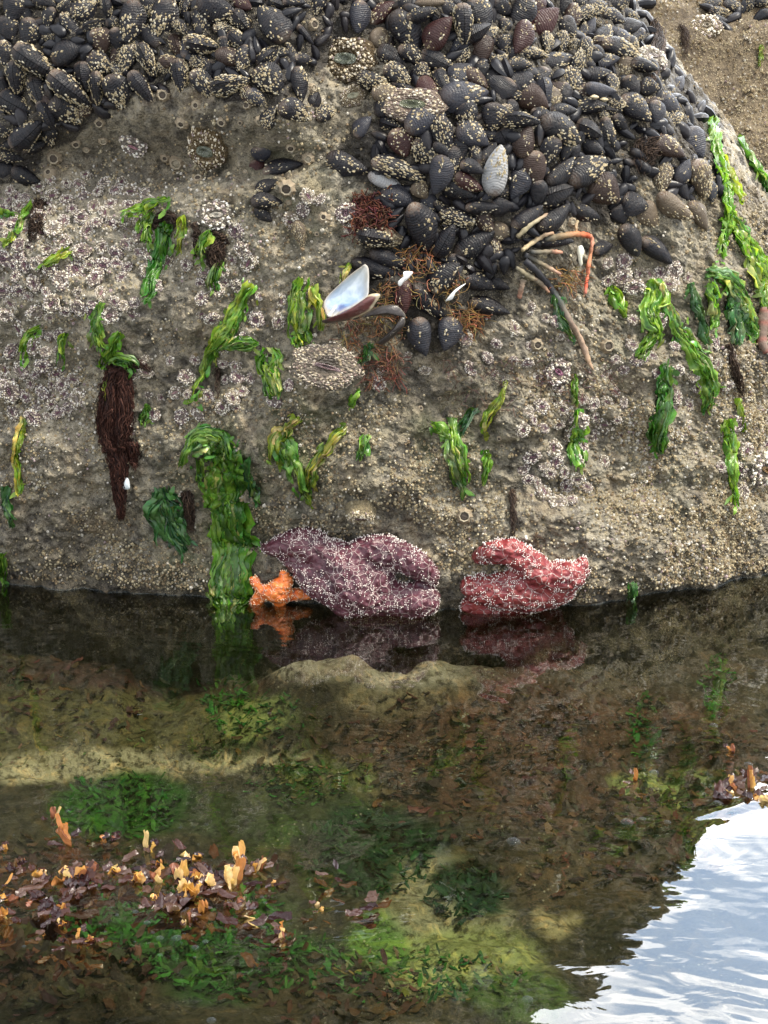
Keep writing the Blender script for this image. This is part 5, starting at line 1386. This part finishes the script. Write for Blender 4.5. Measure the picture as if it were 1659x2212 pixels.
# ---------------------------------------------------------------- floating weed, bubbles, weed under the water
def surf(px, py, z=0.0):
    d = ray(px, py); k = (z - CAM.z) / d.z; return CAM + d * k
def blade(mb, p, az, lean, L, W, col, rr, curl=.5, n=9, nc=6, zmin=None):
    """one ruffled blade growing from p"""
    d = Vector((math.cos(az), math.sin(az), 0)); sd_ = Vector((-math.sin(az), math.cos(az), 0)); q = Vector(p); th = lean; V, C = [], []; ph = rr.random() * 6.3
    for i in range(n):
        u = i / (n - 1); w = W * (.22 + .78 * math.sin(math.pi * min(.95, u * .80 + .08)) ** .8)
        t = d * math.cos(th) + Vector((0, 0, 1)) * math.sin(th); nn = sd_.cross(t)
        for j in range(nc):
            v = j / (nc - 1) - .5; x = q + sd_ * v * w * (1 + .15 * math.sin(u * 9 + ph + j)) + nn * (W * .22 * math.sin(v * 7 + u * 6 + ph) * (.3 + u) + W * .3 * v * v * curl)
            if zmin is not None and x.z < zmin: x.z = zmin + .001 * math.sin(j * 3 + i)
            V.append(tuple(x)); e = rr.uniform(.85, 1.1) + .25 * u; C.append([c * e for c in col])
        q = q + t * L / (n - 1); th += curl * rr.uniform(-.25, .3)
    mb.add(V, grid_faces(n, nc), np.array(C))
ORG = [(.52, .27, .08), (.62, .36, .14), (.40, .17, .06), (.26, .10, .06), (.66, .46, .26)]
PUR = [(.045, .018, .016), (.07, .030, .025), (.03, .013, .015), (.10, .055, .042)]
SPR = []
def sprig(px, py, hpx, wpx, n_up, n_flat, look, seed):
    hpx *= 1.25; wpx *= 1.15
    rr = random.Random(seed); p = surf(px, py); mpp = metre_per_px(p); root = empty('floating_weed', Matrix.Translation(p)); inv = root.matrix_world.inverted()
    up = MB()
    for k in range(n_up):
        o = Vector((rr.uniform(-.5, .5) * wpx * mpp * .5, rr.uniform(-.3, .3) * wpx * mpp, -.004))
        blade(up, p + o, rr.uniform(0, 6.28), rr.uniform(.8, 1.7), hpx * mpp * rr.uniform(.55, 1.15), wpx * mpp * rr.uniform(.34, .62), rr.choice(ORG), rr, .6)
    if n_up: o = up.build('upright_blade', M_RED, root); o.matrix_parent_inverse = inv
    fl = MB()
    for k in range(n_flat):
        o = Vector((rr.uniform(-.5, .5) * wpx * mpp, rr.uniform(-.5, .5) * wpx * mpp * 1.4, .001 + .0015 * rr.random()))
        blade(fl, p + o, rr.uniform(0, 6.28), rr.uniform(-.05, .25), wpx * mpp * rr.uniform(.4, .9), wpx * mpp * rr.uniform(.3, .55), rr.choice(PUR), rr, .45, zmin=.0015)
    if n_flat: o = fl.build('flat_blade', M_RED, root); o.matrix_parent_inverse = inv
    sb = MB()
    for k in range(2 + n_flat):
        o = Vector((rr.uniform(-.6, .6) * wpx * mpp, rr.uniform(-.5, .9) * wpx * mpp, -.012 - .02 * rr.random()))
        blade(sb, p + o, rr.uniform(0, 6.28), rr.uniform(-.5, .25), wpx * mpp * rr.uniform(.6, 1.2), wpx * mpp * rr.uniform(.25, .5), rr.choice(((.16, .065, .03), (.09, .035, .022), (.22, .10, .04))), rr, .4)
    o = sb.build('submerged_blade', M_RED, root); o.matrix_parent_inverse = inv
    tag(root, None, 'seaweed', 'weed sprigs floating on the pool'); want_label(root, px, py, look, 'floating weed sprig', 'float'); SPR.append((px, py))
FK = ('float', 'bubble')
for (x, y, w) in ((440, 1890, 'thickest floating clump'), (300, 1885, 'purple floating mat'), (150, 1790, 'tall lone orange blade'), (1620, 1690, 'sky-reflection weed'), (600, 2000, 'long pale floating blade'), (20, 1960, 'edge amber blade'), (320, 1820, 'orange blade with a hole'), (1107, 1818, 'lone mid-pool bubble'), (250, 2050, 'deep green patch')): landmark(x, y, w, FK)
cf = lambda X, Y: (X / 1.106 / 1.82278, (3100 + Y / 1.106) / 1.82278); kf = 1 / 1.106 / 1.82278
for i, (X, Y, h, w, a, b, lk) in enumerate(((232, 130, 50, 45, 2, 1, 'small orange'), (310, 240, 105, 70, 3, 3, 'tall orange'), (480, 225, 30, 75, 2, 4, 'flat brown'), (650, 275, 65, 60, 2, 3, 'orange'), (700, 330, 35, 60, 1, 3, 'small purple'), (835, 300, 35, 90, 2, 4, 'pinkish'),
        (20, 265, 30, 50, 2, 2, 'small amber'), (50, 340, 25, 70, 1, 4, 'purple'), (105, 330, 25, 50, 1, 2, 'purple'), (80, 370, 10, 50, 0, 3, 'flat purple'), (180, 375, 30, 80, 2, 4, 'purple'), (260, 400, 45, 130, 3, 8, 'wide purple'), (360, 390, 55, 90, 3, 5, 'orange-tipped'), (400, 440, 20, 90, 1, 5, 'flat purple'),
        (520, 350, 40, 100, 2, 5, 'purple'), (590, 410, 75, 80, 4, 4, 'orange'), (680, 400, 55, 80, 3, 4, 'amber'), (790, 400, 70, 80, 4, 5, 'orange'), (850, 400, 55, 90, 3, 6, 'pale pink'), (820, 470, 55, 120, 5, 6, 'bushy orange'), (930, 420, 50, 110, 3, 8, 'dark purple'), (1020, 420, 75, 90, 4, 5, 'orange'), (1050, 320, 65, 80, 5, 4, 'tall rust'),
        (1120, 360, 55, 60, 3, 4, 'rust'), (680, 490, 30, 90, 3, 5, 'rust'), (760, 520, 25, 110, 1, 6, 'flat purple'), (890, 540, 60, 70, 2, 4, 'upright purple'), (815, 585, 40, 60, 2, 3, 'small rust'), (1040, 510, 25, 90, 1, 5, 'flat purple'), (1090, 540, 15, 60, 1, 3, 'small purple'),
        (210, 530, 30, 110, 1, 6, 'flat purple'), (275, 530, 40, 50, 2, 2, 'orange-tipped'), (265, 595, 40, 50, 2, 2, 'small amber'), (185, 640, 15, 60, 1, 3, 'flat purple'), (255, 680, 10, 60, 0, 3, 'flat purple'), (350, 650, 35, 50, 2, 3, 'small amber'), (390, 675, 50, 60, 2, 4, 'amber'), (340, 490, 12, 50, 0, 3, 'small flat purple'),
        (150, 500, 20, 80, 1, 3, 'slim pale'), (30, 500, 30, 90, 2, 4, 'purple'), (20, 560, 110, 80, 3, 2, 'tall amber'), (5, 440, 60, 30, 2, 1, 'thin amber'), (1110, 595, 25, 130, 1, 3, 'long pale'), (1215, 625, 35, 70, 3, 3, 'rust'), (1230, 650, 45, 50, 2, 2, 'amber'), (1375, 525, 35, 45, 2, 2, 'small pink'), (1585, 510, 8, 90, 0, 3, 'flat ring-edged'), (1440, 385, 10, 60, 0, 3, 'flat brown'), (1175, 425, 20, 50, 1, 3, 'pale'))):
    sprig(*cf(X, Y), h * kf * 1.1, w * kf, a, b, lk, 300 + i)
cg = lambda X, Y: ((1500 + X / 1.0886) / 1.82278, (2300 + Y / 1.0886) / 1.82278); kg = 1 / 1.0886 / 1.82278
for i, (X, Y, h, w, a, b, lk) in enumerate(((1510, 715, 35, 40, 2, 2, 'small amber'), (1090, 835, 45, 45, 2, 2, 'small amber'), (1500, 870, 45, 60, 3, 3, 'amber'), (1590, 870, 70, 50, 3, 2, 'tall amber'), (1600, 815, 20, 90, 1, 4, 'purple'), (1520, 915, 20, 110, 1, 5, 'purple'), (1620, 920, 30, 80, 3, 4, 'rust'), (1485, 895, 15, 50, 1, 2, 'small purple'))):
    sprig(*cg(X, Y), h * kg * 1.1, w * kg, a, b, lk, 400 + i)

def bubble_mesh():
    mb = MB(); V = []; n = 14
    for i in range(5):
        a = i / 4 * 1.45; V += [(math.cos(a) * math.cos(2 * math.pi * j / n), math.cos(a) * math.sin(2 * math.pi * j / n), .45 * math.sin(a)) for j in range(n)]
    F = grid_faces(5, n, True); F.append(tuple(4 * n + k for k in range(n))); mb.add(V, F); return mb.build('bubble', M_BUBBLE, link=False)
BUB = bubble_mesh()
def bubble(px, py, r, look):
    p = surf(px, py); o = bpy.data.objects.new('bubble', BUB); COL.objects.link(o); o.location = p + Vector((0, 0, .0006)); q = r * metre_per_px(p); o.scale = (q, q, q)
    tag(o, None, 'bubble', 'bubbles on the pool'); want_label(o, px, py, look, 'floating bubble', 'bubble')
for (X, Y, r) in ((297, 105, 15), (900, 165, 11), (785, 178, 8), (845, 175, 7), (700, 232, 7), (865, 250, 7), (1200, 290, 7), (510, 560, 13), (590, 545, 20), (640, 592, 22), (665, 635, 13), (697, 660, 24), (770, 660, 32), (895, 675, 20), (850, 700, 24), (805, 640, 8), (790, 680, 8), (848, 742, 10), (697, 733, 16), (588, 675, 8), (458, 632, 10), (400, 565, 6), (480, 525, 7), (745, 575, 8),
                  (920, 1018, 30), (105, 695, 14), (130, 670, 8), (1140, 480, 12), (1155, 505, 14), (600, 290, 10), (1420, 335, 8), (920, 320, 6), (1210, 715, 7), (1090, 650, 16), (60, 210, 6)):
    px, py = cf(X, Y); bubble(px, py, r * kf * .72, 'large' if r > 18 else 'tiny' if r < 9 else 'small')
for (X, Y, r) in ((1425, 607, 18), (1575, 775, 20), (1170, 810, 22), (1440, 938, 16)):
    px, py = cg(X, Y); bubble(px, py, r * kg, 'clear')
ch_ = lambda X, Y: ((1500 + X / 1.0886) / 1.82278, (3100 + Y / 1.0886) / 1.82278)
for (X, Y, r, l) in ((568, 235, 30, 'bright oval'), (1055, 152, 28, 'clear'), (1120, 138, 16, 'small'), (1228, 152, 16, 'small'), (1500, 108, 16, 'small'), (628, 912, 24, 'bright white')): bubble(*ch_(X, Y), r * kg, l)

def under_weed():
    rr = random.Random(77); mb = MB()
    RB = [(.050, .026, .016), (.06, .032, .018), (.036, .022, .015), (.095, .048, .026), (.05, .022, .018), (.065, .046, .026)]; GB = [(.018, .075, .014), (.025, .095, .016), (.04, .13, .02)]; OB = [(.12, .12, .04), (.16, .14, .06)]
    for (cx, cy, rx, ry, n, pal, L) in ((1250, 1690, 400, 130, 520, RB, .06), (1400, 1800, 160, 90, 170, RB, .07), (250, 1440, 260, 55, 150, RB, .06), (160, 1540, 200, 50, 70, RB, .05), (700, 1610, 250, 55, 80, RB, .055), (1150, 1520, 300, 40, 120, RB, .05), (150, 1900, 250, 80, 240, RB, .06), (400, 1900, 200, 60, 120, RB, .06),
                                        (120, 2100, 220, 90, 220, RB, .06), (720, 2130, 200, 70, 120, RB, .055), (1250, 1850, 200, 70, 90, RB, .05), (270, 1745, 110, 60, 100, GB, .08), (360, 1980, 230, 70, 190, GB, .08), (520, 2080, 200, 60, 130, GB, .08), (800, 1850, 130, 80, 110, [(.012, .04, .014), (.02, .06, .016)], .08), (560, 1540, 90, 50, 40, GB, .06),
                                        (480, 1500, 40, 70, 40, GB, .07), (640, 1690, 100, 40, 70, GB + OB, .06), (1000, 1930, 70, 50, 50, [(.012, .04, .014)], .08), (900, 2110, 200, 50, 120, GB + OB, .06), (1440, 1700, 90, 40, 50, OB, .05), (200, 1620, 300, 40, 50, OB, .04), (1000, 1640, 240, 60, 110, OB + RB, .05), (1390, 1570, 30, 60, 30, GB, .07), (1550, 1480, 30, 60, 26, GB, .07), (1560, 1620, 120, 60, 90, RB, .05)):
        for k in range(int(n * (3.2 if pal is not RB else 1.15))):
            a = rr.random() * 6.283; q = math.sqrt(rr.random()) * 1.15; d = ray(cx + rx * q * math.cos(a), cy + ry * q * math.sin(a)); h = BVF.ray_cast(CAM, d)
            if h[0] is None: continue
            p = h[0]; 
            if p.y > 2.9 + .1: continue
            gb_ = pal is not RB
            l = L * rr.uniform(.18, .55) * (.62 if gb_ else 1) * (1.7 if rr.random() < .04 else 1); blade(mb, p, rr.uniform(0, 6.28), rr.uniform(-.1, .7), min(l, .9 * (-.02 - p.z) / .8 if p.z < -.03 else l), l * (rr.uniform(.2, .4) if gb_ else rr.uniform(.3, .6)), [x * rr.uniform(.7, 1.5) for x in rr.choice(pal)], rr, .7, 6, 4)
    o = mb.build('submerged_weed', M_SUBM); tag(o, 'brown and green weed swaying under the water', 'seaweed', None, 'stuff')
under_weed()
def water_edge():
    mb = MB(); run = []
    for x in np.linspace(-1.0, 1.1, 420):
        h = BV.ray_cast(Vector((x, 1.5, .0012)), Vector((0, 1, 0)))
        if h[0] is None: continue
        run.append(h[0] + Vector((0, -.0022, 0)))
    q = [run[0]] + [(run[i - 1] + run[i] + run[i + 1]) / 3 for i in range(1, len(run) - 1)]
    tube(mb, q, [.0017 * (1 + .5 * math.sin(i * .37) * math.sin(i * .11)) for i in range(len(q))], sides=6)
    tag(mb.build('water_edge', M_BUBBLE), kind='structure')
water_edge()
write_labels()
